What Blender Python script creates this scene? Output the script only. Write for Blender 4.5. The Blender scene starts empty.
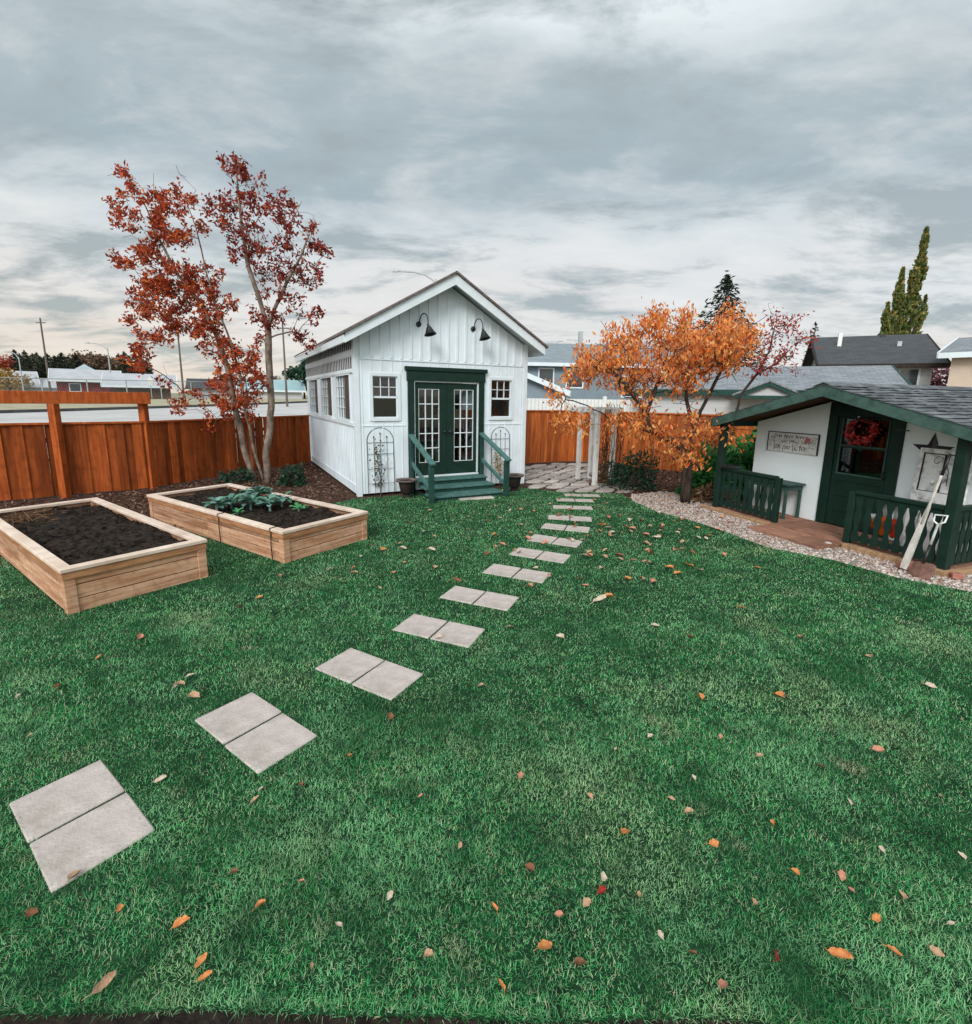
import bpy, bmesh, math, random
import numpy as np
from mathutils import Vector, Matrix, noise
rng = np.random.default_rng(7); random.seed(7)
sc = bpy.context.scene
COL = sc.collection
R = math.radians
# ------------------------------------------------------------------ camera
FPX, PITCH, ROLL, PY, CH = 485.725, R(10.33315), R(.86442), 486.2, 2.0
cp, sp, cr, sr = math.cos(PITCH), math.sin(PITCH), math.cos(ROLL), math.sin(ROLL)
FW = Vector((0, cp, -sp)); _r = Vector((1, 0, 0)); _u = Vector((0, sp, cp))
RT = cr*_r + sr*_u; UP = -sr*_r + cr*_u
cd = bpy.data.cameras.new('camera'); cam = bpy.data.objects.new('camera', cd); COL.objects.link(cam)
cd.sensor_fit = 'HORIZONTAL'; cd.sensor_width = 36; cd.lens = FPX*36/972
cd.shift_y = -(512-PY)/972
cd.clip_start = .05; cd.clip_end = 5000
m3 = Matrix((RT, UP, -FW)).transposed()
cam.matrix_world = Matrix.Translation((0, 0, CH)) @ m3.to_4x4()
sc.camera = cam
def ray(x, y): return FW + RT*((x-486)/FPX) + UP*((PY-y)/FPX)
def G(x, y, z=0.0):
    d = ray(x, y); return Vector((0, 0, CH)) + d*((z-CH)/d.z)
def D(x, y, Y):
    d = ray(x, y); return Vector((0, 0, CH)) + d*(Y/d.y)
# ------------------------------------------------------------------ helpers
def tag(o, label=None, cat=None, group=None, kind=None):
    if label: o['label'] = label
    if cat: o['category'] = cat
    if group: o['group'] = group
    if kind: o['kind'] = kind
    return o
def empty(name, loc, rz=0.0, label=None, cat=None, group=None):
    o = bpy.data.objects.new(name, None); COL.objects.link(o)
    o.location = loc; o.rotation_euler = (0, 0, rz); o.empty_display_size = .2
    return tag(o, label, cat, group)
class MB:
    def __init__(s): s.v = []; s.f = []
    def add(s, vs, fs, M=None):
        n = len(s.v)
        s.v += [tuple(M @ Vector(p)) for p in vs] if M is not None else [tuple(p) for p in vs]
        s.f += [tuple(i+n for i in f) for f in fs]; return s
    def box(s, x0, x1, y0, y1, z0, z1, M=None):
        vs = [(x, y, z) for x in (x0, x1) for y in (y0, y1) for z in (z0, z1)]
        return s.add(vs, [(0,1,3,2),(4,6,7,5),(0,4,5,1),(2,3,7,6),(0,2,6,4),(1,5,7,3)], M)
    def bar(s, p, q, w, h, up=(0,0,1)):
        p, q = Vector(p), Vector(q); d = (q-p); L = d.length; d.normalize()
        a = d.cross(Vector(up))
        if a.length < 1e-4: a = d.cross(Vector((1,0,0)))
        a.normalize(); b = a.cross(d)
        M = Matrix((d, a, b)).transposed().to_4x4(); M.translation = p
        return s.box(0, L, -w/2, w/2, -h/2, h/2, M)
    def ext(s, poly, vec):
        n = len(poly); vec = Vector(vec)
        vs = [Vector(p) for p in poly]; vs += [p+vec for p in vs]
        return s.add(vs, [tuple(range(n))[::-1], tuple(range(n, 2*n))] + [(i, (i+1) % n, (i+1) % n+n, i+n) for i in range(n)])
    def tube(s, pts, rad, n=7, cap=True):
        pts = [Vector(p) for p in pts]
        if not isinstance(rad, (list, tuple)): rad = [rad]*len(pts)
        prev = None; rings = []
        for i, p in enumerate(pts):
            t = (pts[min(i+1, len(pts)-1)] - pts[max(i-1, 0)]).normalized()
            if prev is None:
                a = t.cross(Vector((0.13, .37, 1)));
                if a.length < .01: a = t.cross(Vector((1, 0, 0)))
            else: a = prev - t*prev.dot(t)
            a.normalize(); prev = a; b = t.cross(a)
            rings.append([p + (a*math.cos(2*math.pi*k/n)+b*math.sin(2*math.pi*k/n))*rad[i] for k in range(n)])
        vs = [q for r_ in rings for q in r_]; fs = []
        for i in range(len(rings)-1):
            for k in range(n):
                fs.append((i*n+k, i*n+(k+1) % n, (i+1)*n+(k+1) % n, (i+1)*n+k))
        if cap: fs += [tuple(range(n))[::-1], tuple(range((len(rings)-1)*n, len(rings)*n))]
        return s.add(vs, fs)
    def lathe(s, prof, c=(0,0,0), n=20, M=None):
        c = Vector(c); vs = []; fs = []
        for (r_, z) in prof:
            for k in range(n):
                a = 2*math.pi*k/n; vs.append(c+Vector((r_*math.cos(a), r_*math.sin(a), z)))
        for i in range(len(prof)-1):
            for k in range(n): fs.append((i*n+k, i*n+(k+1) % n, (i+1)*n+(k+1) % n, (i+1)*n+k))
        fs += [tuple(range(n))[::-1], tuple(range((len(prof)-1)*n, len(prof)*n))]
        return s.add(vs, fs, M)
    def build(s, name, mat, parent=None, bevel=0.0, smooth=False, recalc=True):
        me = bpy.data.meshes.new(name); me.from_pydata(s.v, [], s.f)
        if recalc and len(s.v) < 60000:
            b = bmesh.new(); b.from_mesh(me); bmesh.ops.recalc_face_normals(b, faces=b.faces); b.to_mesh(me); b.free()
        if smooth: me.shade_smooth()
        me.materials.append(mat)
        o = bpy.data.objects.new(name, me); COL.objects.link(o)
        if parent is not None: o.parent = parent
        if bevel:
            md = o.modifiers.new('bevel', 'BEVEL'); md.width = bevel; md.segments = 1; md.limit_method = 'ANGLE'; md.angle_limit = R(50)
        return o
def npmesh(name, V, Fidx, mat, parent=None, smooth=False):
    """V (n,3), Fidx (m,k) with constant k"""
    me = bpy.data.meshes.new(name); k = Fidx.shape[1]
    me.vertices.add(len(V)); me.vertices.foreach_set('co', np.ascontiguousarray(V, dtype=np.float32).ravel())
    me.loops.add(Fidx.size); me.loops.foreach_set('vertex_index', Fidx.astype(np.int32).ravel())
    me.polygons.add(len(Fidx)); me.polygons.foreach_set('loop_start', (np.arange(len(Fidx))*k).astype(np.int32))
    try: me.polygons.foreach_set('loop_total', np.full(len(Fidx), k, np.int32))
    except Exception: pass
    me.update(calc_edges=True); me.validate()
    if smooth: me.shade_smooth()
    me.materials.append(mat)
    o = bpy.data.objects.new(name, me); COL.objects.link(o)
    if parent is not None: o.parent = parent
    return o
def copy_tree(o, parent=None):
    c = o.copy(); COL.objects.link(c); c.parent = parent
    for ch in list(o.children): copy_tree(ch, c)
    return c
# ------------------------------------------------------------------ materials
def srgb(r, g, b):
    f = lambda c: (c/255/12.92) if c <= 10 else ((c/255+.055)/1.055)**2.4
    return (f(r), f(g), f(b))
def newmat(name):
    m = bpy.data.materials.new(name); m.use_nodes = True; nt = m.node_tree
    return m, nt, nt.nodes, nt.links, nt.nodes['Principled BSDF']
def mat(name, c1, c2=None, rough=.7, scale=6, stretch=(1,1,1), bump=.15, bscale=None, island=None, metal=0, detail=5, spec=.14, contrast=(.35,.65), dirt=None):
    """noise-mixed colour c1..c2 in object space, optional per-island brightness spread, bump and dirt blotches"""
    m, nt, N, L, P = newmat(name)
    P.inputs['Roughness'].default_value = rough; P.inputs['Metallic'].default_value = metal
    P.inputs['Specular IOR Level'].default_value = spec
    c2 = c2 or tuple(x*.75 for x in c1)
    tc = N.new('ShaderNodeTexCoord'); mp = N.new('ShaderNodeMapping'); L.new(tc.outputs['Object'], mp.inputs[0]); mp.inputs['Scale'].default_value = stretch
    nz = N.new('ShaderNodeTexNoise'); nz.inputs['Scale'].default_value = scale; nz.inputs['Detail'].default_value = detail; nz.inputs['Roughness'].default_value = .6; L.new(mp.outputs[0], nz.inputs['Vector'])
    rp = N.new('ShaderNodeValToRGB'); rp.color_ramp.elements[0].position = contrast[0]; rp.color_ramp.elements[1].position = contrast[1]
    rp.color_ramp.elements[0].color = (*c2, 1); rp.color_ramp.elements[1].color = (*c1, 1)
    L.new(nz.outputs['Fac'], rp.inputs[0]); out = rp.outputs[0]
    if dirt:
        n2 = N.new('ShaderNodeTexNoise'); n2.inputs['Scale'].default_value = dirt[1]; n2.inputs['Detail'].default_value = 6; L.new(tc.outputs['Object'], n2.inputs['Vector'])
        r2 = N.new('ShaderNodeMapRange'); r2.inputs[1].default_value = .5; r2.inputs[2].default_value = .75; r2.inputs[4].default_value = dirt[2]; L.new(n2.outputs['Fac'], r2.inputs[0])
        mx = N.new('ShaderNodeMix'); mx.data_type = 'RGBA'; L.new(r2.outputs[0], mx.inputs[0]); L.new(out, mx.inputs[6]); mx.inputs[7].default_value = (*dirt[0], 1); out = mx.outputs[2]
    if island:
        ge = N.new('ShaderNodeNewGeometry'); mr = N.new('ShaderNodeMapRange'); mr.inputs[3].default_value = 1-island; mr.inputs[4].default_value = 1+island
        L.new(ge.outputs['Random Per Island'], mr.inputs[0])
        hv = N.new('ShaderNodeHueSaturation'); L.new(mr.outputs[0], hv.inputs['Value']); L.new(out, hv.inputs['Color']); out = hv.outputs[0]
    L.new(out, P.inputs['Base Color'])
    if bump:
        nb = N.new('ShaderNodeTexNoise'); nb.inputs['Scale'].default_value = bscale or scale*4; nb.inputs['Detail'].default_value = 4; L.new(mp.outputs[0], nb.inputs['Vector'])
        bp = N.new('ShaderNodeBump'); bp.inputs['Strength'].default_value = bump; bp.inputs['Distance'].default_value = .01; L.new(nb.outputs['Fac'], bp.inputs['Height']); L.new(bp.outputs[0], P.inputs['Normal'])
    return m
def leafmat(name, cols, trans=.35, rough=.55, patch=None):
    """leaf colour picked per leaf (random per island) + translucency; patch = (colour, scale, lo, hi, amount) blends by ground position"""
    m, nt, N, L, P = newmat(name)
    ge = N.new('ShaderNodeNewGeometry'); rp = N.new('ShaderNodeValToRGB'); cr_ = rp.color_ramp
    while len(cr_.elements) < len(cols): cr_.elements.new(.5)
    for i, c in enumerate(cols):
        cr_.elements[i].position = i/(len(cols)-1); cr_.elements[i].color = (*c, 1)
    L.new(ge.outputs['Random Per Island'], rp.inputs[0]); out = rp.outputs[0]
    tc = N.new('ShaderNodeTexCoord')
    for pt in (patch or []):
        nz = N.new('ShaderNodeTexNoise'); nz.inputs['Scale'].default_value = pt[1]; nz.inputs['Detail'].default_value = 3
        mp = N.new('ShaderNodeMapping'); mp.inputs['Location'].default_value = (pt[5], pt[5]*.7, 0); L.new(tc.outputs['Object'], mp.inputs[0]); L.new(mp.outputs[0], nz.inputs['Vector'])
        mr = N.new('ShaderNodeMapRange'); mr.inputs[1].default_value = pt[2]; mr.inputs[2].default_value = pt[3]; mr.inputs[4].default_value = pt[4]; L.new(nz.outputs['Fac'], mr.inputs[0])
        mx = N.new('ShaderNodeMix'); mx.data_type = 'RGBA'; L.new(mr.outputs[0], mx.inputs[0]); L.new(out, mx.inputs[6]); mx.inputs[7].default_value = (*pt[0], 1); out = mx.outputs[2]
    P.inputs['Roughness'].default_value = rough; P.inputs['Specular IOR Level'].default_value = .06
    L.new(out, P.inputs['Base Color'])
    if trans:
        tr = N.new('ShaderNodeBsdfTranslucent'); L.new(out, tr.inputs[0]); ms = N.new('ShaderNodeMixShader'); ms.inputs[0].default_value = trans
        L.new(P.outputs[0], ms.inputs[1]); L.new(tr.outputs[0], ms.inputs[2]); L.new(ms.outputs[0], N['Material Output'].inputs[0])
    return m
def glassmat(name, tint=(.75,.8,.8), refl=.10):
    m, nt, N, L, P = newmat(name); N.remove(P)
    t = N.new('ShaderNodeBsdfTransparent'); t.inputs[0].default_value = (*tint, 1); g = N.new('ShaderNodeBsdfGlossy'); g.inputs['Roughness'].default_value = .02
    lw = N.new('ShaderNodeLayerWeight'); lw.inputs[0].default_value = .25; mr = N.new('ShaderNodeMapRange'); mr.inputs[3].default_value = refl; mr.inputs[4].default_value = .9; L.new(lw.outputs['Fresnel'], mr.inputs[0])
    ms = N.new('ShaderNodeMixShader'); L.new(mr.outputs[0], ms.inputs[0]); L.new(t.outputs[0], ms.inputs[1]); L.new(g.outputs[0], ms.inputs[2]); L.new(ms.outputs[0], N['Material Output'].inputs[0])
    return m
def shinglemat(name, c1, c2, sx=1.0, mortar=None):
    mortar = mortar or tuple(q*.6 for q in c1)
    m, nt, N, L, P = newmat(name)
    tc = N.new('ShaderNodeTexCoord'); mp = N.new('ShaderNodeMapping'); L.new(tc.outputs['UV'], mp.inputs[0])
    br = N.new('ShaderNodeTexBrick'); L.new(mp.outputs[0], br.inputs[0]); br.inputs['Color1'].default_value = (*c1, 1); br.inputs['Color2'].default_value = (*c2, 1); br.inputs['Mortar'].default_value = (*mortar, 1)
    br.inputs['Scale'].default_value = 1; br.inputs['Brick Width'].default_value = .33*sx; br.inputs['Row Height'].default_value = .15*sx; br.inputs['Mortar Size'].default_value = .008
    L.new(br.outputs[0], P.inputs['Base Color']); P.inputs['Roughness'].default_value = .85
    return m
M = {}
M['white'] = mat('white_painted_siding', (.72,.78,.82), (.64,.71,.75), .55, 3, (1,1,.4), .08, 30, dirt=((.45,.46,.42), 2.2, .25))
M['white_trim'] = mat('white_trim_paint', (.66,.72,.75), (.60,.655,.68), .5, 5, bump=.05)
M['interior'] = mat('interior_board', (.42,.40,.37), (.30,.28,.26), .8, 3, bump=.05)
M['green'] = mat('dark_green_paint', (.0095,.031,.022), (.007,.022,.016), .5, 6, bump=.08, spec=.2)
M['fascia_green'] = mat('weathered_green_fascia', (.062,.115,.096), (.030,.062,.050), .6, 9, (1,1,1), .15, contrast=(.3,.6))
M['playwhite'] = mat('white_stucco_panel', (.81,.87,.885), (.76,.82,.835), .7, 3, bump=.05, dirt=((.55,.53,.48), 2, .25))
M['teal'] = mat('teal_green_step_paint', (.075,.165,.15), (.045,.11,.10), .6, 10, (1,1,1), .15, dirt=((.10,.17,.16), 9, .7))
M['teal_dark'] = mat('dark_teal_paint', (.022,.065,.052), (.015,.045,.037), .55, 8, bump=.1)
M['fence'] = mat('stained_cedar_red', (.34,.080,.018), (.20,.042,.010), .6, 5, (4,4,.35), .25, 40, island=.42, spec=.1, dirt=((.05,.012,.005), 7, .4))
M['fence_orange'] = mat('stained_cedar_orange', (.50,.135,.030), (.27,.060,.013), .6, 5, (4,4,.35), .25, 40, island=.3, spec=.25)
M['cedar'] = mat('new_cedar_board', (.54,.33,.215), (.31,.145,.075), .65, 4, (.3,.3,6), .3, 30, island=.24, dirt=((.16,.065,.03), 16, .45), contrast=(.36,.62))
M['cedar_dark'] = mat('orange_cedar_rim', (.40,.20,.10), (.25,.11,.05), .65, 4, (1,1,6), .2, 30, island=.15)
M['cedar_rail'] = mat('pale_cedar_rail', (.66,.54,.45), (.50,.38,.30), .65, 4, (1,1,1), .15, 30, island=.1)
M['edgesoil'] = mat('bare_edge_soil', (.03,.022,.017), (.008,.006,.005), .95, 20, bump=.8)
M['soil'] = mat('dark_soil', (.036,.025,.018), (.006,.0045,.0035), .95, 16, bump=.9, bscale=26)
M['mulchbase'] = mat('mulch_ground', (.085,.045,.03), (.025,.014,.010), .95, 12, bump=.8)
M['turf'] = mat('turf_soil', (.010,.045,.016), (.005,.020,.008), .95, 5, bump=.5)
M['earth'] = mat('field_ground', (.30,.28,.20), (.20,.20,.12), .95, .5, bump=.2)
M['road'] = mat('pale_concrete_road', (.46,.45,.44), (.38,.37,.36), .85, .6, bump=.1)
M['verge'] = mat('dry_grass_verge', (.38,.34,.25), (.28,.26,.17), .95, .7, bump=.3)
M['kerb'] = mat('kerb_stone', (.10,.10,.10), (.06,.06,.06), .9, 3)
M['paver'] = mat('concrete_paver', (.475,.41,.38), (.35,.30,.275), .85, 7, bump=.45, bscale=60, dirt=((.20,.18,.15), 4.5, .75), island=.08)
M['flag'] = mat('flagstone', (.44,.39,.36), (.26,.23,.21), .85, 4, bump=.4, island=.3)
M['pebble'] = leafmat('river_pebble', [(.26,.20,.17), (.60,.52,.47), (.44,.33,.28), (.70,.64,.60), (.56,.45,.39), (.33,.18,.11)], 0, .8)
M['gravelbase'] = mat('gravel_bed', (.33,.29,.26), (.15,.13,.12), .95, 25, bump=.6)
M['chip'] = leafmat('bark_chip', [(.10,.045,.03), (.04,.02,.015), (.17,.09,.06), (.26,.16,.11), (.07,.03,.02)], 0, .9)
M['black'] = mat('black_metal', (.012,.013,.014), (.008,.009,.009), .45, 10, bump=.03, spec=.5)
M['urn'] = mat('brown_urn', (.035,.025,.021), (.02,.014,.012), .6, 8, bump=.2)
M['urnrim'] = mat('urn_rim', (.16,.125,.11), (.10,.075,.07), .6, 8)
M['bark'] = mat('grey_brown_bark', (.28,.215,.17), (.10,.072,.055), .9, 10, (1,1,.5), .8, 45, dirt=((.05,.04,.03), 7, .6))
M['barkdark'] = mat('dark_bark', (.085,.062,.052), (.022,.015,.013), .9, 16, (1,1,.35), 1.0, 50)
M['glass'] = glassmat('window_glass', (.62,.64,.62), .06)
M['glassdark'] = glassmat('tinted_glass', (.16,.17,.17), .045)
M['shinglebrown'] = shinglemat('brown_shingles', (.11,.085,.08), (.16,.13,.12))
M['shingledark'] = shinglemat('dark_shingles', (.035,.04,.045), (.055,.06,.066))
M['shinglegrey'] = shinglemat('grey_shingles', (.15,.165,.18), (.22,.24,.26))
M['shingleblue'] = shinglemat('blue_grey_shingles', (.17,.20,.22), (.22,.26,.28))
M['tab'] = mat('weathered_shingle_tab', (.145,.155,.165), (.075,.082,.09), .9, 9, bump=.3, island=.4)
M['plywood'] = mat('roof_underside_wood', (.12,.065,.04), (.07,.036,.022), .8, 3, (1,6,1), .1)
M['deck'] = mat('deck_wood', (.33,.17,.115), (.19,.095,.065), .75, 5, (1,5,1), .2, island=.2)
M['edging'] = mat('timber_edging', (.40,.25,.14), (.27,.16,.09), .8, 5, (4,1,1), .2)
M['oldwhite'] = mat('weathered_white_paint', (.66,.65,.62), (.30,.28,.26), .8, 7, (1,1,.4), .2, contrast=(.25,.5))
M['framewhite'] = mat('chipped_white_frame', (.86,.855,.84), (.80,.79,.77), .75, 5, bump=.1, dirt=((.10,.09,.08), 9, .9))
M['oarwood'] = mat('weathered_oar_wood', (.58,.55,.51), (.33,.29,.25), .8, 9, (1,1,.5), .3, contrast=(.35,.6))
M['bluehouse'] = mat('blue_grey_siding', (.22,.27,.31), (.19,.235,.27), .7, 2, bump=.02)
M['offwhite'] = mat('off_white_siding', (.52,.52,.52), (.43,.43,.43), .7, 2, (.2,.2,6), .15)
M['beige'] = mat('beige_stucco', (.56,.45,.36), (.50,.40,.32), .85, 3, bump=.1)
M['redwall'] = mat('dark_red_wall', (.20,.045,.045), (.15,.03,.03), .8, 2)
M['paleblue'] = mat('pale_blue_metal_roof', (.52,.62,.66), (.45,.55,.60), .5, 1)
M['paleroof'] = mat('pale_grey_roof', (.42,.43,.45), (.34,.35,.37), .6, 1)
M['turqroof'] = mat('turquoise_roof', (.27,.40,.42), (.23,.35,.37), .5, 1)
M['galv'] = mat('galvanised_steel', (.42,.44,.45), (.34,.36,.37), .5, 4, metal=.3, bump=.02)
M['polewood'] = mat('pole_wood', (.16,.13,.11), (.10,.08,.07), .9, 5, (1,1,.2))
M['darkpane'] = mat('dark_pane', (.05,.06,.07), (.03,.035,.04), .1, 2, bump=0, spec=.6)
M['orange'] = mat('orange_plastic', (.75,.13,.02), (.65,.10,.015), .4, 5, bump=.02)
M['plasticwhite'] = mat('white_plastic', (.75,.75,.73), (.66,.66,.64), .4, 5, bump=.02)
M['redorange'] = mat('red_orange_plastic', (.70,.045,.012), (.6,.035,.01), .4, 5, bump=.02)
M['steelgrey'] = mat('grey_shovel_shaft', (.45,.45,.43), (.32,.32,.30), .5, 12)
M['rust'] = mat('rusty_blade', (.20,.105,.08), (.11,.055,.045), .8, 14, bump=.3)
M['signink'] = mat('sign_ink', (.05,.045,.04), None, .8, 9, bump=0)
M['rose'] = mat('sign_rose_paint', (.50,.16,.16), (.35,.10,.10), .8, 30, bump=0)
M['hose'] = mat('black_drip_hose', (.01,.01,.01), None, .5, 9, bump=0)
M['mossygreen'] = mat('bench_green_paint', (.05,.10,.085), (.03,.065,.055), .6, 8)
M['brownwood'] = mat('brown_furniture', (.13,.07,.045), (.08,.042,.027), .6, 4, (1,1,4))
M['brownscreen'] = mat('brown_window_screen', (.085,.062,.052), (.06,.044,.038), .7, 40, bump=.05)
# ------------------------------------------------------------------ world + sun
w = bpy.data.worlds.new('World'); sc.world = w; w.use_nodes = True
nt = w.node_tree; N = nt.nodes; L = nt.links
for n in list(N): N.remove(n)
SUN_EL, SUN_AZ = R(36), R(197)          # azimuth measured from +Y clockwise: behind the camera, a little to the left
sundir = Vector((math.sin(SUN_AZ)*math.cos(SUN_EL), math.cos(SUN_AZ)*math.cos(SUN_EL), math.sin(SUN_EL)))
out = N.new('ShaderNodeOutputWorld'); sky = N.new('ShaderNodeTexSky'); sky.sky_type = 'NISHITA'; sky.sun_disc = False
sky.sun_elevation = SUN_EL; sky.sun_rotation = SUN_AZ
bgs = N.new('ShaderNodeBackground'); bgs.inputs[1].default_value = .07; L.new(sky.outputs[0], bgs.inputs[0])
tc = N.new('ShaderNodeTexCoord'); sep = N.new('ShaderNodeSeparateXYZ'); L.new(tc.outputs['Generated'], sep.inputs[0])
def math_(op, a, b=None, clamp=False):
    n = N.new('ShaderNodeMath'); n.operation = op; n.use_clamp = clamp
    for i, x in enumerate((a, b)):
        if x is None: continue
        if isinstance(x, (int, float)): n.inputs[i].default_value = x
        else: L.new(x, n.inputs[i])
    return n.outputs[0]
zc = math_('MAXIMUM', sep.outputs[2], 0.0)
den = math_('ADD', zc, .17)
cmb = N.new('ShaderNodeCombineXYZ'); L.new(math_('DIVIDE', sep.outputs[0], den), cmb.inputs[0]); L.new(math_('DIVIDE', sep.outputs[1], den), cmb.inputs[1])
def cloud(scale, detail, loc, st=(1,1,1), rough=.55, dist=0.0):
    mp = N.new('ShaderNodeMapping'); mp.inputs['Location'].default_value = loc; mp.inputs['Scale'].default_value = st; L.new(cmb.outputs[0], mp.inputs[0])
    n = N.new('ShaderNodeTexNoise'); n.inputs['Scale'].default_value = scale; n.inputs['Detail'].default_value = detail; n.inputs['Roughness'].default_value = rough; n.inputs['Distortion'].default_value = dist
    L.new(mp.outputs[0], n.inputs['Vector']); return n.outputs['Fac']
nA = cloud(.75, 10, (3.1, 1.7, 0), (.85, 1.15, 1), .58, .2)
nB = cloud(2.2, 11, (8.2, 4.4, 0), (.75, 1.25, 1), .62, .25)
# elevation ramp, warped by the big cloud noise
el = math_('ADD', zc, math_('MULTIPLY', math_('SUBTRACT', nA, .5), .50))
ramp = N.new('ShaderNodeValToRGB'); e = ramp.color_ramp
SKY = [(0.0, (.55,.515,.48)), (.10, (.54,.535,.525)), (.20, (.55,.56,.56)), (.28, (.48,.52,.535)), (.37, (.285,.345,.37)), (.46, (.33,.385,.405)), (.55, (.59,.64,.655)), (1.0, (.55,.60,.62))]
while len(e.elements) < len(SKY): e.elements.new(.5)
for i, (p, c) in enumerate(SKY): e.elements[i].position = p; e.elements[i].color = (*c, 1)
L.new(el, ramp.inputs[0])
# darker blue-grey scud on top
mr = N.new('ShaderNodeMapRange'); mr.inputs[1].default_value = .49; mr.inputs[2].default_value = .63; mr.inputs[4].default_value = .9; L.new(nB, mr.inputs[0])
mx = N.new('ShaderNodeMix'); mx.data_type = 'RGBA'; L.new(mr.outputs[0], mx.inputs[0]); L.new(ramp.outputs[0], mx.inputs[6]); mx.inputs[7].default_value = (.265,.31,.325,1)
# bright wisps
mr2 = N.new('ShaderNodeMapRange'); mr2.inputs[1].default_value = .48; mr2.inputs[2].default_value = .28; mr2.inputs[4].default_value = .5; L.new(nB, mr2.inputs[0])
mx2 = N.new('ShaderNodeMix'); mx2.data_type = 'RGBA'; L.new(mr2.outputs[0], mx2.inputs[0]); L.new(mx.outputs[2], mx2.inputs[6]); mx2.inputs[7].default_value = (.66,.66,.65,1)
# clouds are brightest round the veiled sun (behind the camera)
dot = N.new('ShaderNodeVectorMath'); dot.operation = 'DOT_PRODUCT'; L.new(tc.outputs['Generated'], dot.inputs[0]); dot.inputs[1].default_value = sundir
lobe = math_('POWER', math_('MAXIMUM', dot.outputs['Value'], 0.0), 3.0)
gain = math_('ADD', math_('MULTIPLY', lobe, 2.2), 1.0)
# warm haze low on the street side
wz = math_('SUBTRACT', 1.0, math_('MULTIPLY', zc, 3.4), True); wx = math_('MULTIPLY', math_('SUBTRACT', .15, sep.outputs[0]), 1.3, True)
mx3 = N.new('ShaderNodeMix'); mx3.data_type = 'RGBA'; mx3.blend_type = 'MULTIPLY'; L.new(math_('MULTIPLY', wz, wx), mx3.inputs[0]); L.new(mx2.outputs[2], mx3.inputs[6]); mx3.inputs[7].default_value = (1.08, .99, .90, 1)
bgc = N.new('ShaderNodeBackground'); L.new(mx3.outputs[2], bgc.inputs[0]); L.new(gain, bgc.inputs[1])
mixs = N.new('ShaderNodeMixShader'); mixs.inputs[0].default_value = .9; L.new(bgs.outputs[0], mixs.inputs[1]); L.new(bgc.outputs[0], mixs.inputs[2]); L.new(mixs.outputs[0], out.inputs[0])
sl = bpy.data.lights.new('sun', 'SUN'); sl.energy = 1.5; sl.angle = R(22); sl.color = (1, .965, .92)
so = bpy.data.objects.new('sun', sl); COL.objects.link(so); so.rotation_euler = (-sundir).to_track_quat('-Z', 'Y').to_euler(); so.location = sundir*50
sc.view_settings.view_transform = 'Standard'; sc.view_settings.look = 'None'; sc.view_settings.gamma = 1; sc.view_settings.exposure = .56
sc.cycles.max_bounces = 6; sc.cycles.transparent_max_bounces = 12; sc.cycles.use_adaptive_sampling = True; sc.cycles.adaptive_threshold = .008; sc.cycles.use_denoising = True; sc.cycles.denoising_input_passes = 'RGB_ALBEDO_NORMAL'; sc.cycles.denoising_prefilter = 'NONE'
# ------------------------------------------------------------------ terrain
def hgt(x, y):
    r = math.hypot(x, y)
    return 0 if r < 15 else (1.4*(r-15)/45 if r < 60 else 1.4+.25*min(1, (r-60)/60))
b = MB(); nr, na = [0.01,3,6,9,12,15,18,21,24,27,30,34,38,42,46,50,55,60,66,75,90,120,200,500,2500], 72
vs = [(r_*math.cos(2*math.pi*k/na), r_*math.sin(2*math.pi*k/na), hgt(r_, 0)-.03) for r_ in nr for k in range(na)]
fs = [(i*na+k, (i+1)*na+k, (i+1)*na+(k+1) % na, i*na+(k+1) % na) for i in range(len(nr)-1) for k in range(na)]
o = b.add(vs, fs).build('ground', M['earth']); tag(o, kind='structure')
# street beyond the left fence: strips parallel to it
FD = Vector((.349, .937)); FN = Vector((-.937, .349)); FO = Vector((-7.05, 9.93))
def strip(name, a, c, dz, m, t0=-60, t1=110, n=60):
    b = MB(); vs = []
    for i in range(n+1):
        t = t0+(t1-t0)*i/n
        for k in range(5):
            p = FO+FD*t+FN*(a+(c-a)*k/4); vs.append((p.x, p.y, hgt(p.x, p.y)+dz))
    b.add(vs, [(i*5+k, (i+1)*5+k, (i+1)*5+k+1, i*5+k+1) for i in range(n) for k in range(4)])
    return tag(b.build(name, m), kind='structure')
strip('pavement', 6, 10, .06, M['road']); strip('road', 10, 24.4, .05, M['road']); strip('verge', 24.8, 36, .09, M['verge'])
b = MB()
for i in range(60):
    t = -60+170*i/60; p = FO+FD*t+FN*24.4; q = FO+FD*(t+170/60)+FN*24.4
    b.bar((p.x, p.y, hgt(p.x, p.y)+.1), (q.x, q.y, hgt(q.x, q.y)+.1), .35, .22)
tag(b.build('kerb', M['kerb']), kind='structure')
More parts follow.
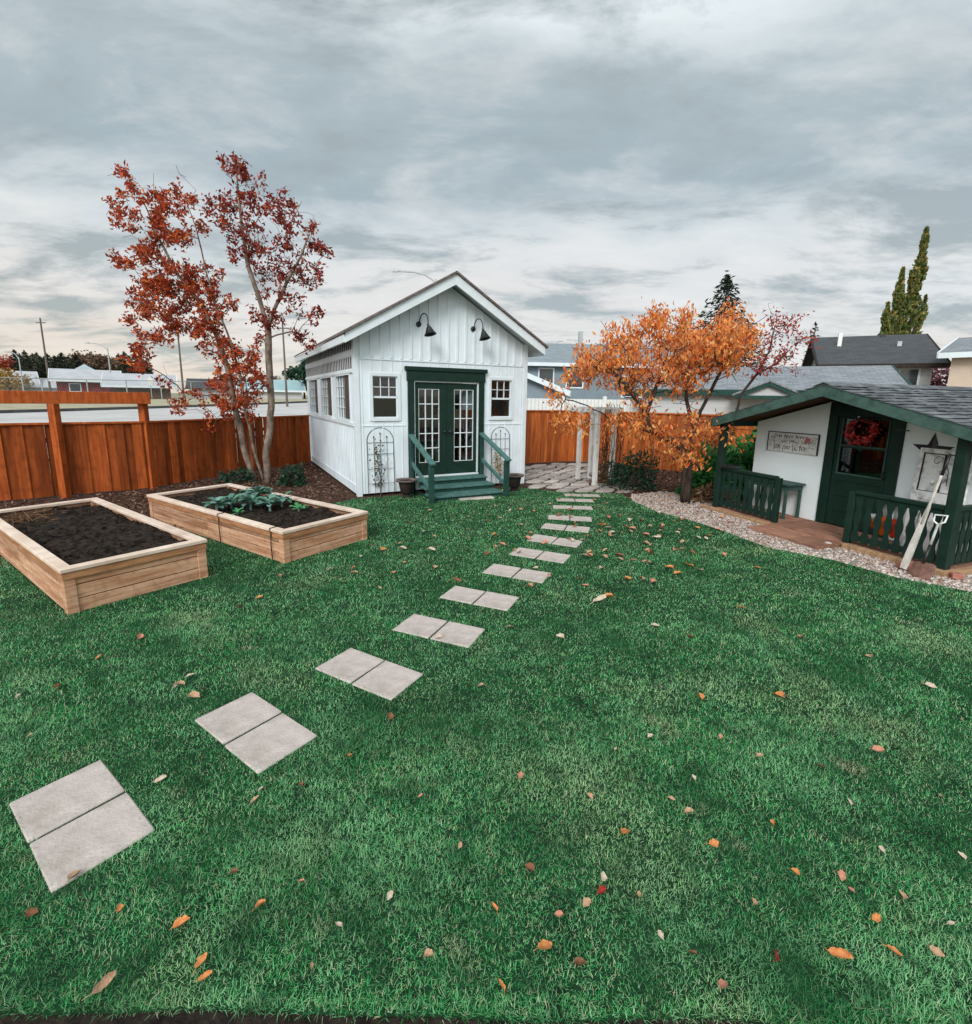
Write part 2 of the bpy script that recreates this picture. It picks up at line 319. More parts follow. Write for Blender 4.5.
# ------------------------------------------------------------------ garden ground
def inpoly(P, X, Y):
    n = len(P); r_ = np.zeros(len(X), bool); j = n-1
    for i in range(n):
        xi, yi = P[i]; xj, yj = P[j]
        c = ((yi > Y) != (yj > Y)) & (X < (xj-xi)*(Y-yi)/(yj-yi+1e-12)+xi); r_ ^= c; j = i
    return r_
def sheet(name, poly, z, m):
    me = MB(); me.add([(x, y, z) for x, y in poly], [tuple(range(len(poly)))])
    o = me.build(name, m, recalc=False)
    b = bmesh.new(); b.from_mesh(o.data)
    for f in b.faces:
        if f.normal.z < 0: f.normal_flip()
    bmesh.ops.triangulate(b, faces=b.faces); b.to_mesh(o.data); b.free()
    return o
def wavy(poly, amp=.05, step=.25, seed=0):
    out = []
    for i, p in enumerate(poly):
        q = poly[(i+1) % len(poly)]; L_ = math.hypot(q[0]-p[0], q[1]-p[1]); n = max(1, int(L_/step))
        for k in range(n):
            x = p[0]+(q[0]-p[0])*k/n; y = p[1]+(q[1]-p[1])*k/n
            v = noise.noise_vector(Vector((x*1.7, y*1.7, seed)))
            out.append((x+v.x*amp, y+v.y*amp))
    return out
LAWN = wavy([(-7.5,1.24), (-2,1.235), (-.6,1.25), (-.1,1.262), (.5,1.245), (2,1.225), (8,1.24), (8,3.2), (6.6,4.15), (5.3,4.98), (4.82,5.4), (4.5,6.0), (3.95,6.5), (3.7,7.43), (3.46,8.05), (3.15,8.62), (2.95,9.5), (2.9,10.2), (2.39,10.42), (1.62,10.36), (.95,10.75), (.5,10.9), (-2.6,9.3), (-2.85,8.85), (-3.6,8.4), (-4.2,7.6), (-4.7,6.6), (-6.5,5.0), (-9,3.6)], .03)
sheet('planting_soil', [(-16,-6), (16,-6), (16,20), (-16,20)], .0, M['mulchbase'])['kind'] = 'structure'
sheet('soil_strip', [(-9,-3), (9,-3), (9,1.4), (-9,1.4)], .003, M['edgesoil'])['kind'] = 'structure'
sheet('lawn', LAWN, .006, M['turf'])['kind'] = 'structure'
GRAVEL = [(2.95,9.5), (3.15,8.62), (3.46,8.05), (3.7,7.43), (3.95,6.5), (4.5,6.0), (4.82,5.4), (5.3,4.98), (6.6,4.15), (8,3.2), (9,3.6), (6.2,6.2), (5.3,8.5), (4.75,10.2), (3.9,10.6), (3.1,10.2)]
sheet('gravel_ground', GRAVEL, .004, M['gravelbase'])['kind'] = 'structure'
def scatter(poly, n, zf=None):
    P = np.array(poly); lo, hi = P.min(0), P.max(0); o = np.zeros((0, 2))
    while len(o) < n:
        q = rng.uniform(lo, hi, (n*2, 2)); o = np.vstack([o, q[inpoly(poly, q[:, 0], q[:, 1])]])
    return o[:n]
def rocks(pts, smin, smax, flat, z):
    n = len(pts)
    base = np.array([(1,0,0),(-.5,.87,0),(-.5,-.87,0),(.55,.5,.6),(-.6,.3,.65),(.1,-.7,.6)])
    fc = np.array([(0,1,4),(0,4,3),(1,2,5),(1,5,4),(2,0,3),(2,3,5),(3,4,5)])
    s = rng.uniform(smin, smax, (n, 1, 1)); a = rng.uniform(0, 6.28, n); ca, sa = np.cos(a)[:, None], np.sin(a)[:, None]
    B = base[None]*s*rng.uniform(.7, 1.25, (n, 6, 3)); X = B[..., 0]*ca-B[..., 1]*sa*.75; Y = B[..., 0]*sa+B[..., 1]*ca*.75
    V = np.stack([X+pts[:, :1], Y+pts[:, 1:2], B[..., 2]*flat+z], -1)
    F = fc[None]+(np.arange(n)*6)[:, None, None]
    return V.reshape(-1, 3), F.reshape(-1, 3)
V, F = rocks(scatter(GRAVEL, 13000), .014, .042, .8, .002)
tag(npmesh('gravel', V, F, M['pebble']), 'pale round pebbles along the lawn edge in front of the playhouse', 'gravel', kind='stuff')
# bark mulch: beds at left, behind the shed's right side and along the bottom
MULCH = [(-9,3.6), (-6.5,5.0), (-4.7,6.6), (-4.2,7.6), (-3.6,8.4), (-2.85,8.85), (-2.65,9.5), (-5.35,14.6), (-5.4,14.0), (-7.05,9.85), (-11,6.6)]
MULCH2 = [(2.6,11.2), (2.9,10.2), (3.1,10.2), (3.9,10.6), (4.75,10.2), (5.1,9.4), (6.5,12), (7.0,16), (3.2,15.5), (2.9,12.5)]
def chips(pts, l0, l1, z0, z1):
    n = len(pts); a = rng.uniform(0, 6.28, n); t = rng.normal(0, .35, n); Ls = rng.uniform(l0, l1, n); W = Ls*rng.uniform(.25, .5, n)
    d = np.stack([np.cos(a)*np.cos(t), np.sin(a)*np.cos(t), np.sin(t)], -1); s = np.stack([-np.sin(a), np.cos(a), rng.normal(0, .3, n)], -1)
    c = np.column_stack([pts, rng.uniform(z0, z1, n)])
    h = d*Ls[:, None]/2; k = s*W[:, None]/2
    V = np.stack([c-h-k, c+h-k*.8, c+h*1.05+k, c-h*.9+k*.8], 1).reshape(-1, 3)
    return V, np.arange(n*4).reshape(-1, 4)
V, F = chips(scatter(MULCH, 9000), .025, .075, .01, .05)
V2, F2 = chips(scatter(MULCH2, 5000), .025, .08, .01, .05)
tag(npmesh('bark_mulch', np.vstack([V, V2]), np.vstack([F, F2+len(V)]), M['chip']), 'brown bark chips and leaf litter over the planting beds', 'mulch', kind='stuff')
# flagstone patio on the right of the shed
PATIO = [(.95,10.75), (1.62,10.36), (2.39,10.42), (2.95,10.2), (3.6,10.75), (3.1,12.3), (3.15,15.3), (1.2,14.5), (.1,14.0), (1.0,11.8)]
b = MB(); gx, gy = .42, .36
jit = lambda i, j: (i*gx+.5*gx*(j % 2)+.16*noise.noise((i*3.1, j*2.7, 1)), 10+j*gy+.15*noise.noise((i*2.3, j*3.3, 7)))
for i in range(-2, 12):
    for j in range(0, 16):
        q = [jit(i, j), jit(i+1, j), jit(i+1, j+1), jit(i, j+1)] if j % 2 == 0 else [jit(i, j), jit(i+1, j), jit(i+2, j+1), jit(i+1, j+1)]
        cx = sum(p[0] for p in q)/4; cy = sum(p[1] for p in q)/4
        if not inpoly(PATIO, np.array([cx]), np.array([cy]))[0]: continue
        sh = random.uniform(.80, .92); q = [(cx+(p[0]-cx)*sh, cy+(p[1]-cy)*sh) for p in q]
        k = [(q[a][0]*.8+q[(a+1) % 4][0]*.2, q[a][1]*.8+q[(a+1) % 4][1]*.2) for a in range(4)]; k2 = [(q[a][0]*.2+q[(a+1) % 4][0]*.8, q[a][1]*.2+q[(a+1) % 4][1]*.8) for a in range(4)]
        poly = [p for a in range(4) for p in (k[a], k2[a])]
        b.ext([(x, y, .002) for x, y in poly], (0, 0, random.uniform(.022, .04)))
tag(b.build('flagstone_path', M['flag'], bevel=.006), kind='structure')
# ------------------------------------------------------------------ stepping slabs
pv = [(-1.91,1.99,-36,.37),(-1.38,2.63,-36,.37),(-.84,3.26,-30,.36),(-.39,3.93,-23,.35),(-.05,4.63,-23,.345),(.37,5.35,-24,.34),(.71,6.02,-25,.34),(.99,6.67,-25,.34),(1.26,7.38,-18,.31),(1.43,8.01,-10,.29),(1.62,8.84,-5,.26),(1.78,9.5,-5,.25),(2.02,10.02,-3,.24)]
ordn = ['first','second','third','fourth','fifth','sixth','seventh','eighth','ninth','tenth','eleventh','twelfth','thirteenth']
slabs = []
for i, (x, y, a, wd) in enumerate(pv):
    for sd in (-1, 1):
        b = MB(); hw = .178
        b.box(-hw, hw, -wd/2, wd/2, -.03, .016)
        o = b.build('stepping_slab', M['paver'], bevel=.006)
        c, s = math.cos(R(a)), math.sin(R(a)); off = sd*.186
        o.location = (x+c*off, y+s*off, 0); o.rotation_euler = (0, 0, R(a+random.uniform(-.8, .8)))
        side = 'the half toward the raised beds' if sd < 0 else 'the half toward the playhouse'
        tag(o, 'grey concrete slab in the %s stepping pair counted from the camera, %s' % (ordn[i], side), 'paving slab', 'stepping slabs across the lawn')
        slabs.append((o.location.x, o.location.y, R(a), hw, wd/2, sd)); o.rotation_euler.x = R(random.uniform(-.5, .5)); o.rotation_euler.y = R(random.uniform(-.5, .5))
b = MB(); b.box(-.36, .36, -.09, .09, -.02, .03); o = b.build('step_slab', M['flag'], bevel=.006); o.location = G(476, 499); o.rotation_euler = (0, 0, R(20))
tag(o, 'flat stone slab in the grass before the green shed steps', 'paving slab')
# ------------------------------------------------------------------ grass
BEDS = []
def blades():
    P = []
    def zone(y0, y1, dens, ln, wd):
        xm = 1.12*y1+1.8; n = int(2*xm*(y1-y0)*dens)
        X = rng.uniform(-xm, xm, n); Y = rng.uniform(y0, y1, n); k = (np.abs(X) < 1.08*Y+1.6) & inpoly(LAWN, X, Y)
        for (sx, sy, a, hx, hy, sd_) in slabs:
            dx, dy = X-sx, Y-sy; u = dx*math.cos(a)+dy*math.sin(a); v = -dx*math.sin(a)+dy*math.cos(a)
            k &= ~((u*sd_ < hx-.012+.012*np.sin(X*61)) & (u*sd_ > -hx-.012) & (np.abs(v) < hy-.012+.012*np.sin(Y*57)))
        for (p, ux, uy, Lx, Ly) in BEDS:
            dx, dy = X-p[0], Y-p[1]; u = dx*ux[0]+dy*ux[1]; v = dx*uy[0]+dy*uy[1]
            k &= ~((u > 0) & (u < Lx) & (v > 0) & (v < Ly))
        X, Y = X[k], Y[k]; n = len(X)
        P.append(np.column_stack([X, Y, np.full(n, ln), np.full(n, wd)]))
    zone(1.15, 1.9, 34000, .028, .0022); zone(1.9, 2.8, 24000, .028, .0027); zone(2.8, 4.2, 14000, .028, .0035); zone(4.2, 6.5, 7200, .029, .0049); zone(6.5, 11, 3700, .029, .0070); zone(1.2, 1.30, 12000, .040, .0022)
    P = np.vstack(P); n = len(P)
    pat = np.array([noise.noise((x*1.3, y*1.3, 3)) for x, y in P[:, :2][::1]]) if n < 1 else (np.sin(P[:,0]*2.1+np.sin(P[:,1]*1.7)*1.3)*np.sin(P[:,1]*2.6+P[:,0]*.9))
    a = rng.uniform(0, 6.28, n)+.0*pat; ln = P[:, 2]*rng.uniform(.55, 1.25, n)*(1+.15*pat); t1 = rng.uniform(.3, 1.5, n); t2 = t1+rng.uniform(-.1, .9, n)
    d = np.stack([np.cos(a), np.sin(a)], -1); sd = np.stack([-np.sin(a), np.cos(a), np.zeros(n)], -1)*P[:, 3:4]*rng.uniform(.7, 1.3, (n, 1))/2
    p0 = np.column_stack([P[:, :2], np.zeros(n)])
    p1 = p0+np.column_stack([d*(np.sin(t1)*ln*.55)[:, None], np.cos(t1)*ln*.55]); p2 = p1+np.column_stack([d*(np.sin(t2)*ln*.5)[:, None], np.cos(t2)*ln*.5])
    V = np.stack([p0-sd, p0+sd, p1+sd*.8, p1-sd*.8, p2+sd*.12, p2-sd*.12], 1).reshape(-1, 3); i = (np.arange(n)*6)[:, None]
    F = np.concatenate([i+np.array([[0,1,2,3]]), i+np.array([[3,2,4,5]])], 1).reshape(-1, 4)
    return V, F
GRASS_COLS = [(.018,.155,.040), (.055,.390,.112), (.125,.540,.185), (.030,.235,.062), (.32,.66,.34), (.072,.440,.125), (.018,.16,.042), (.19,.58,.23), (.58,.62,.40), (.40,.40,.22)]
M['grass'] = leafmat('lawn_grass', GRASS_COLS, .3, .5, patch=[((.014,.135,.038), 1.5, .48, .66, .65, 5.1), ((.29,.64,.31), 1.9, .48, .64, .5, 12.7), ((.015,.10,.036), 6.0, .50, .66, .6, 1.3), ((.62,.72,.40), 1.2, .55, .70, .38, 2.2), ((.55,.50,.33), 3.3, .64, .76, .6, 9.3)])
# ------------------------------------------------------------------ raised beds
def raised_bed(p, q, length, h, label, nh):
    """p near corner, q the corner along the short side; the long side runs to the left of p->q"""
    p, q = Vector((p.x, p.y)), Vector((q.x, q.y)); ux = (q-p); Wd = ux.length; ux.normalize(); uy = Vector((-ux.y, ux.x))
    BEDS.append((p, ux, uy, Wd, length))
    t = empty('raised_bed', (p.x, p.y, 0), math.atan2(ux.y, ux.x), label, 'raised bed', 'raised garden beds')
    Lg = length; pw = .09
    for (y0, y1) in ((0, .03), (Lg-.03, Lg)):
        b = MB()
        for k in range(3): b.box(pw, Wd-pw, y0+.014*(y0 == 0), y1-.014*(y0 > 0), .0+k*(h-.03)/3, (k+1)*(h-.03)/3-.008)
        b.build('end_panel', M['cedar'], t, .003)
    for (x0, x1) in ((0, .03), (Wd-.03, Wd)):
        b = MB()
        for k in range(3):
            for j in range(2): b.box(x0+.014*(x0 == 0), x1-.014*(x0 > 0), pw+j*(Lg-2*pw)/2+.001, pw+(j+1)*(Lg-2*pw)/2-.001, k*(h-.03)/3, (k+1)*(h-.03)/3-.008)
        b.build('side_panel', M['cedar'], t, .003)
    for cx in (0, Wd-pw):
        for cy in (0, Lg-pw): MB().box(cx, cx+pw, cy, cy+pw, 0, h-.032).build('corner_post', M['cedar'], t, .004)
    for q4 in ((-.006, Wd+.006, -.006, .012), (-.006, Wd+.006, Lg-.012, Lg+.006), (-.006, .012, .014, Lg-.014), (Wd-.012, Wd+.006, .014, Lg-.014)): MB().box(*q4, h-.10, h-.032).build('rim_board', M['cedar_dark'], t, .003)
    b = MB(); o_ = .016; rw = .10
    b.box(-o_, Wd+o_, -o_, rw-o_, h-.03, h+.008); b.box(-o_, Wd+o_, Lg+o_-rw, Lg+o_, h-.03, h+.008)
    b.box(-o_, rw-o_, rw-o_+.002, Lg+o_-rw-.002, h-.03, h+.008); b.box(Wd+o_-rw, Wd+o_, rw-o_+.002, Lg+o_-rw-.002, h-.03, h+.008)
    b.build('cap_rail', M['cedar_rail'], t, .005)
    b = MB(); nx, ny = 26, 70; vs = []
    for j in range(ny+1):
        for i in range(nx+1):
            x, y = .04+(Wd-.08)*i/nx, .04+(Lg-.08)*j/ny
            vs.append((x, y, h-.075+.045*noise.noise((x*4, y*4, Wd))+.03*noise.noise((x*13, y*13, 3))+.014*noise.noise((x*37, y*37, 3))))
    b.add(vs, [(j*(nx+1)+i, j*(nx+1)+i+1, (j+1)*(nx+1)+i+1, (j+1)*(nx+1)+i) for j in range(ny) for i in range(nx)])
    so_ = b.build('soil', M['soil'], t)
    pts = np.column_stack([rng.uniform(.1, Wd-.1, 800), rng.uniform(.1, Lg-.1, 800)])
    V, F = rocks(pts, .008, .028, .8, h-.075); cl = npmesh('clods', V, F, M['soil'], t); cl['kind'] = 'stuff'
    for yy in nh if Wd > 1.25 else ():
        b = MB(); b.tube([(-.012, yy, 0), (-.014, yy+.01, h*.5), (-.016, yy-.005, h-.03), (-.034, yy, h-.02), (-.028, yy, h+.012), (.1, yy+.02, h+.014), (.14, yy+.02, h-.06)], .006, 6)
        b.build('drip_hose', M['hose'], t, smooth=True)
    return t, ux, uy
BA = Vector((math.cos(R(54)), math.sin(R(54)), 0))
p1 = Vector((-3.77, 4.11, 0)); q1 = p1+BA*1.22
bed1, ux1, uy1 = raised_bed(p1, q1, 3.46, .43, 'pale cedar raised bed of bare dark soil, its far end cut off by the frame', [.22, 1.05])
p2 = Vector((-2.40, 5.55, 0)); q2 = p2+Vector((math.cos(R(56)), math.sin(R(56)), 0))*1.31
bed2, ux2, uy2 = raised_bed(p2, q2, 3.58, .40, 'pale cedar raised bed with cabbages, beside the rowan tree', [.22, 1.42])
V, F = blades(); tag(npmesh('grass', V, F, M['grass']), 'short deep green lawn grass covering the garden', 'grass', kind='stuff')
# ------------------------------------------------------------------ leaves of plants
def leafset(C, dirs, ln, wd, droop=.25):
    """kite leaves: C centres (n,3), dirs (n,3) unit; ln, wd arrays"""
    n = len(C); d = dirs/np.linalg.norm(dirs, axis=1, keepdims=True)
    r_ = rng.normal(0, 1, (n, 3)); s = np.cross(d, r_); s /= np.linalg.norm(s, axis=1, keepdims=True)+1e-9; nn = np.cross(s, d)
    ln = np.broadcast_to(ln, n)[:, None]; wd = np.broadcast_to(wd, n)[:, None]
    base = C-d*ln/2; mid = C+nn*ln*.06; tip = C+d*ln/2-nn*ln*droop*.5
    V = np.stack([base, mid-s*wd/2+nn*wd*.15, tip, mid+s*wd/2+nn*wd*.15], 1).reshape(-1, 3)
    i = (np.arange(n)*4)[:, None]
    return V, i+np.array([[0, 1, 2, 3]])
def randdir(n, bias=(0,0,0)):
    d = rng.normal(0, 1, (n, 3)); d /= np.linalg.norm(d, axis=1, keepdims=True); return d+np.array(bias)
def grow(trunks, targets, r_base, r_tip, mat_, parent, sag=.12, rpow=.58, bare=()):
    """trunks: polylines (list of Vector); targets: cluster centres. Attach each target to the skeleton, radii by load."""
    nodes = []; par = []
    for tl in trunks:
        start = tl.get('from', -1); prev = start
        pts = tl['pts']
        for i, p in enumerate(pts):
            p = Vector(p)
            if i and True:
                a = Vector(pts[i-1]); k = max(1, int((p-a).length/.18))
                for j in range(1, k+1):
                    q = a.lerp(p, j/k); q += Vector(noise.noise_vector(q*2.1))*.025
                    nodes.append(q); par.append(prev); prev = len(nodes)-1
            else:
                if prev == -1 or start == -1: nodes.append(p); par.append(-1); prev = len(nodes)-1
                else:
                    nn = min(range(len(nodes)), key=lambda t: (nodes[t]-p).length); prev = nn
    nt0 = len(nodes); lowest = min(n_.z for n_ in nodes)
    tg = sorted(list(targets)+list(bare), key=lambda t: min((n_-t).length for n_ in nodes[:nt0]))
    for t in tg:
        best = min(range(len(nodes)), key=lambda i: (nodes[i]-t).length*(1+.9*max(0, nodes[i].z-t.z+.05)/max(.2, (nodes[i]-t).length)) + (0.0 if nodes[i].z > lowest+.7 else 2))
        a = nodes[best]; Ld = (t-a).length; k = max(1, int(Ld/.14)); prev = best
        for j in range(1, k+1):
            f = j/k; q = a.lerp(t, f); q.z += sag*Ld*math.sin(math.pi*f)*.6
            q += Vector(noise.noise_vector(q*3.7))*.05*(1 if j < k else 0)
            nodes.append(q); par.append(prev); prev = len(nodes)-1
    load = [1e-6]*len(nodes); has = [False]*len(nodes)
    for p in par:
        if p >= 0: has[p] = True
    for i in range(len(nodes)-1, -1, -1):
        if not has[i]: load[i] += 1
        if par[i] >= 0: load[par[i]] += load[i]
    # par index < child index always except joined trunks; good enough
    mx_ = max(load); rad = [max(r_tip, r_base*(l/mx_)**rpow) for l in load]
    b = MB(); ch = {}
    for i, p in enumerate(par): ch.setdefault(p, []).append(i)
    stack = [(r0, None) for r0 in ch.get(-1, [])]
    while stack:
        i, frm = stack.pop(); chain = [] if frm is None else [frm]
        while True:
            chain.append(i); c = ch.get(i, [])
            if not c: break
            c = sorted(c, key=lambda t: -load[t])
            for o_ in c[1:]: stack.append((o_, i))
            i = c[0]
        rr = [rad[j] for j in chain]
        if frm is not None: rr[0] = min(rad[frm], rr[1]*1.15)
        n_ = 10 if max(rr) > .03 else (6 if max(rr) > .012 else 4)
        b.tube([nodes[j] for j in chain], rr, n_)
    return b.build('trunk', mat_, parent, smooth=True, recalc=False)
def blobs(spec, ox, oy, sc_, Y, dj):
    pts = []
    for (cx, cy, r_, n) in spec:
        for k in range(n):
            a = random.uniform(0, 6.28); q = r_*math.sqrt(random.random())
            pts.append(D(ox+(cx+q*math.cos(a))/sc_, oy+(cy+q*math.sin(a))/sc_, Y+random.gauss(0, dj)))
    return pts
# ---- rowan (two groups of stems)
TY = 11.0
rl = [(85,90,12,2),(80,165,25,4),(120,110,20,3),(150,150,35,6),(110,230,40,9),(180,200,40,9),(230,180,45,10),(270,160,25,4),(200,270,45,11),(160,290,35,8),(90,335,35,6),(130,340,30,5),(200,340,50,11),(260,280,35,8),(300,260,30,5),(130,430,40,10),(190,410,50,17),(250,400,55,19),(300,420,45,15),(340,400,40,10),(160,480,40,10),(230,480,50,15),(300,490,50,15),(350,500,40,10),(395,450,25,4),(130,500,30,5),(170,550,35,7),(220,550,35,7),(330,540,40,10),(150,600,30,4),(120,620,30,5),(140,640,25,4),(210,680,18,2),(350,600,40,8),(400,590,40,9),(440,620,35,8),(360,680,35,8),(420,680,40,10),(470,640,30,6),(350,730,40,9),(410,740,40,9),(460,720,35,8),(480,680,25,5),(300,710,18,2),(265,735,18,2),(250,760,20,3),(330,780,15,1),(340,830,18,1),(390,780,25,4),(440,770,30,5)]
rr_ = [(390,65,18,3),(415,55,12,2),(430,110,40,9),(470,110,30,5),(370,160,35,7),(360,200,35,7),(420,180,45,10),(480,180,35,7),(410,240,40,7),(460,250,40,7),(545,165,25,4),(590,200,25,4),(520,220,35,6),(570,260,35,6),(620,250,25,4),(630,300,30,5),(660,310,20,3),(560,310,40,7),(500,290,40,7),(430,300,40,7),(440,350,35,5),(480,340,40,7),(530,370,40,7),(590,370,35,6),(650,370,25,4),(660,400,15,2),(600,430,35,6),(550,440,35,5),(620,480,25,3),(580,480,25,3),(660,490,12,1),(490,420,30,5),(520,500,35,7),(460,500,20,3),(500,515,25,4),(600,570,22,4),(625,590,15,3),(575,535,15,1),(645,520,10,1),(470,560,20,2)]
Z5 = lambda x, y, Y: D(90+x/2.844, 140+y/2.844, Y)
def tree_parts(root, tr, clusters, nleaf, spread, ln, wd, lm, bm, r_base, r_tip, bias=(0,0,-.5), bare=(), droop=.25, cname='crown'):
    bare = list(bare)+[c+Vector(rng.normal(0, .13, 3)) for c in clusters if random.random() < .7]
    o = grow(tr, clusters, r_base, r_tip, bm, root, bare=bare)
    C = np.array([list(c) for c in clusters]); n = len(C)
    cnt = rng.integers(int(nleaf*.6), int(nleaf*1.4)+1, n); P = np.repeat(C, cnt, 0)+rng.normal(0, 1, (cnt.sum(), 3))*np.array(spread)
    V, F = leafset(P, randdir(len(P), bias), rng.uniform(.5, 1.4, len(P))*ln, rng.uniform(.5, 1.35, len(P))*wd, droop)
    return npmesh(cname, V, F, lm, root)
M['rowanleaf'] = leafmat('rowan_leaf', [(.16,.036,.026), (.46,.085,.034), (.30,.045,.028), (.62,.13,.032), (.12,.032,.028), (.54,.070,.026), (.68,.24,.06)], .3)
M['rowanleafdark'] = leafmat('dark_rowan_leaf', [(.12,.030,.026), (.30,.046,.034), (.20,.034,.030), (.44,.062,.030), (.10,.030,.028), (.52,.11,.032)], .3)
M['orangeleaf'] = leafmat('orange_cherry_leaf', [(.84,.30,.065), (.88,.46,.16), (.80,.22,.040), (.60,.10,.028), (.87,.38,.10), (.78,.27,.10), (.36,.055,.03), (.90,.55,.23)], .4)
M['redleaf'] = leafmat('dark_red_leaf', [(.22,.03,.035), (.45,.07,.05), (.30,.04,.04), (.55,.16,.08)], .35)
g1 = blobs(rl, 90, 140, 2.844, TY, .35); g2 = blobs(rr_, 90, 140, 2.844, TY-.25, .35)
base1 = Vector((-5.41, 11.19, 0))
t = empty('rowan_tree', base1, 0, 'multi-stemmed rowan with bright rust-red clustered leaves, leaning left in front of the fence', 'tree', 'rowans beside the raised bed')
loc = lambda pts, o: [Vector(p)-o for p in pts]
twigs = blobs([(240,80,10,1),(280,100,10,1),(45,100,5,1),(185,95,6,1),(300,140,12,2),(255,90,8,1)], 90, 140, 2.844, TY, .2)
tree_parts(t, [{'pts': loc([base1, Z5(445,900,11.15), Z5(420,790,11.1), Z5(392,650,11.05), Z5(362,560,11), Z5(318,470,11), Z5(250,380,11), Z5(190,270,11), Z5(150,170,11)], base1)},
               {'pts': loc([base1+Vector((.25,-.1,0)), Z5(470,900,11.0), Z5(445,790,10.95), Z5(425,660,10.9), Z5(398,570,10.9), Z5(360,480,10.9), Z5(330,370,10.9), Z5(300,250,10.9), Z5(275,180,10.9)], base1)},
               {'pts': loc([base1+Vector((.1,.2,0)), Z5(455,880,11.3), Z5(450,760,11.4), Z5(440,640,11.45)], base1)}],
           loc(g1, base1), 26, .060, .106, .048, M['rowanleaf'], M['bark'], .066, .0035, bare=loc(twigs, base1))
base2 = Vector((-4.94, 10.83, 0))
t = empty('rowan_tree', base2, 0, 'slender single-stemmed rowan with dark red tufts of leaves, forking beside the white shed', 'tree', 'rowans beside the raised bed')
tree_parts(t, [{'pts': loc([base2, Z5(500,900,10.83), Z5(516,760,10.8), Z5(510,640,10.78), Z5(506,540,10.75), Z5(482,450,10.75), Z5(450,360,10.75), Z5(432,250,10.75), Z5(420,130,10.75)], base2)},
               {'from': 0, 'pts': loc([Z5(506,540,10.75), Z5(528,470,10.7), Z5(560,400,10.65), Z5(600,330,10.6), Z5(625,270,10.6)], base2)}],
           loc(g2, base2), 19, .058, .104, .047, M['rowanleafdark'], M['bark'], .070, .0035, bare=loc(blobs([(480,130,6,1),(560,130,6,1),(640,210,6,1),(600,170,6,1)], 90, 140, 2.844, TY-.25, .2), base2))
# ---- orange cherry
oc = [(260,270,40,10),(300,260,50,14),(370,230,60,18),(420,200,50,14),(480,130,35,6),(510,110,30,4),(520,180,60,18),(590,110,30,3),(590,150,40,5),(580,230,70,20),(640,220,60,18),(700,200,70,26),(760,190,60,22),(800,200,32,10),(740,250,60,22),(680,270,60,16),(610,290,60,14),(540,290,60,14),(460,280,60,14),(390,290,55,12),(310,310,50,10),(250,310,30,5),(620,340,40,8),(560,340,40,7),(490,350,40,5),(430,400,30,3),(380,360,30,4),(150,380,25,3),(160,420,25,2),(180,470,30,5),(220,480,30,4),(200,330,20,2),(350,480,40,6),(400,500,40,6),(450,460,30,4),(480,500,40,6),(540,520,40,8),(580,560,45,10),(520,570,40,8),(640,500,50,9),(690,500,40,7),(740,490,30,5),(620,590,35,7),(560,600,25,4),(720,150,40,6),(750,110,30,4),(330,190,25,3),(240,230,20,2)]
Z4 = lambda x, y, Y: D(510+x/3.352, 280+y/3.352, Y)
base3 = Vector((3.96, 9.44, 0)); OY = 9.6
t = empty('cherry_tree', base3, 0, 'low spreading tree full of orange autumn leaves on dark twisted limbs', 'tree')
tree_parts(t, [{'pts': loc([base3, Z4(590,690,9.44), Z4(595,620,9.46), Z4(570,560,9.5), Z4(520,525,9.5), Z4(465,490,9.5), Z4(445,430,9.5), Z4(400,370,9.5), Z4(340,300,9.6)], base3)},
               {'from': 0, 'pts': loc([Z4(596,600,9.46), Z4(612,530,9.6), Z4(640,440,9.7), Z4(690,340,9.8), Z4(740,240,9.8)], base3)},
               {'from': 0, 'pts': loc([Z4(455,450,9.5), Z4(480,380,9.6), Z4(520,280,9.7), Z4(540,200,9.7)], base3)},
               {'from': 0, 'pts': loc([Z4(596,620,9.46), Z4(660,590,9.2), Z4(720,530,9.0), Z4(770,400,9.0)], base3)},
               {'from': 0, 'pts': loc([Z4(620,500,9.6), Z4(590,400,9.9), Z4(600,300,10.0), Z4(620,220,10.0)], base3)}],
           loc(blobs(oc, 510, 280, 3.352, OY, .55), base3), 25, .088, .100, .040, M['orangeleaf'], M['barkdark'], .10, .0055, bias=(0,0,-1.3), bare=loc(blobs([(330,330,60,8),(420,350,70,12),(520,370,70,12),(640,380,70,12),(720,360,50,8),(600,440,60,6),(400,430,40,4),(300,250,50,5)], 510, 280, 3.352, OY, .5), base3))
# ---- thin red-leaved tree behind it
rc = [(540,30,30,3),(560,60,30,2),(620,100,40,4),(690,70,40,3),(650,150,40,4),(540,120,30,3),(520,180,30,2),(600,190,30,2),(480,270,40,5),(440,330,30,5),(620,330,40,7),(590,350,25,5),(450,400,30,6),(480,420,25,5),(700,290,30,4),(760,230,30,5),(810,210,15,3),(680,460,20,2),(560,390,25,3),(420,440,20,3),(540,460,25,3),(740,50,15,1)]
base4 = Vector((5.35, 10.9, 0))
t = empty('maple_sapling', base4, 0, 'thin sapling with sparse dark red leaves behind the green playhouse roof', 'tree')
Z6 = lambda x, y, Y: D(700+x/7.477, 310+y/7.477, Y)
tree_parts(t, [{'pts': loc([base4, Z6(300,640,10.8), Z6(420,480,10.7), Z6(520,300,10.6), Z6(560,120,10.6)], base4)}, {'from': 0, 'pts': loc([Z6(420,480,10.7), Z6(560,400,10.5), Z6(680,300,10.4)], base4)}],
           loc(blobs(rc, 700, 310, 7.477, 10.6, .25), base4), 9, .09, .085, .042, M['redleaf'], M['barkdark'], .03, .003)
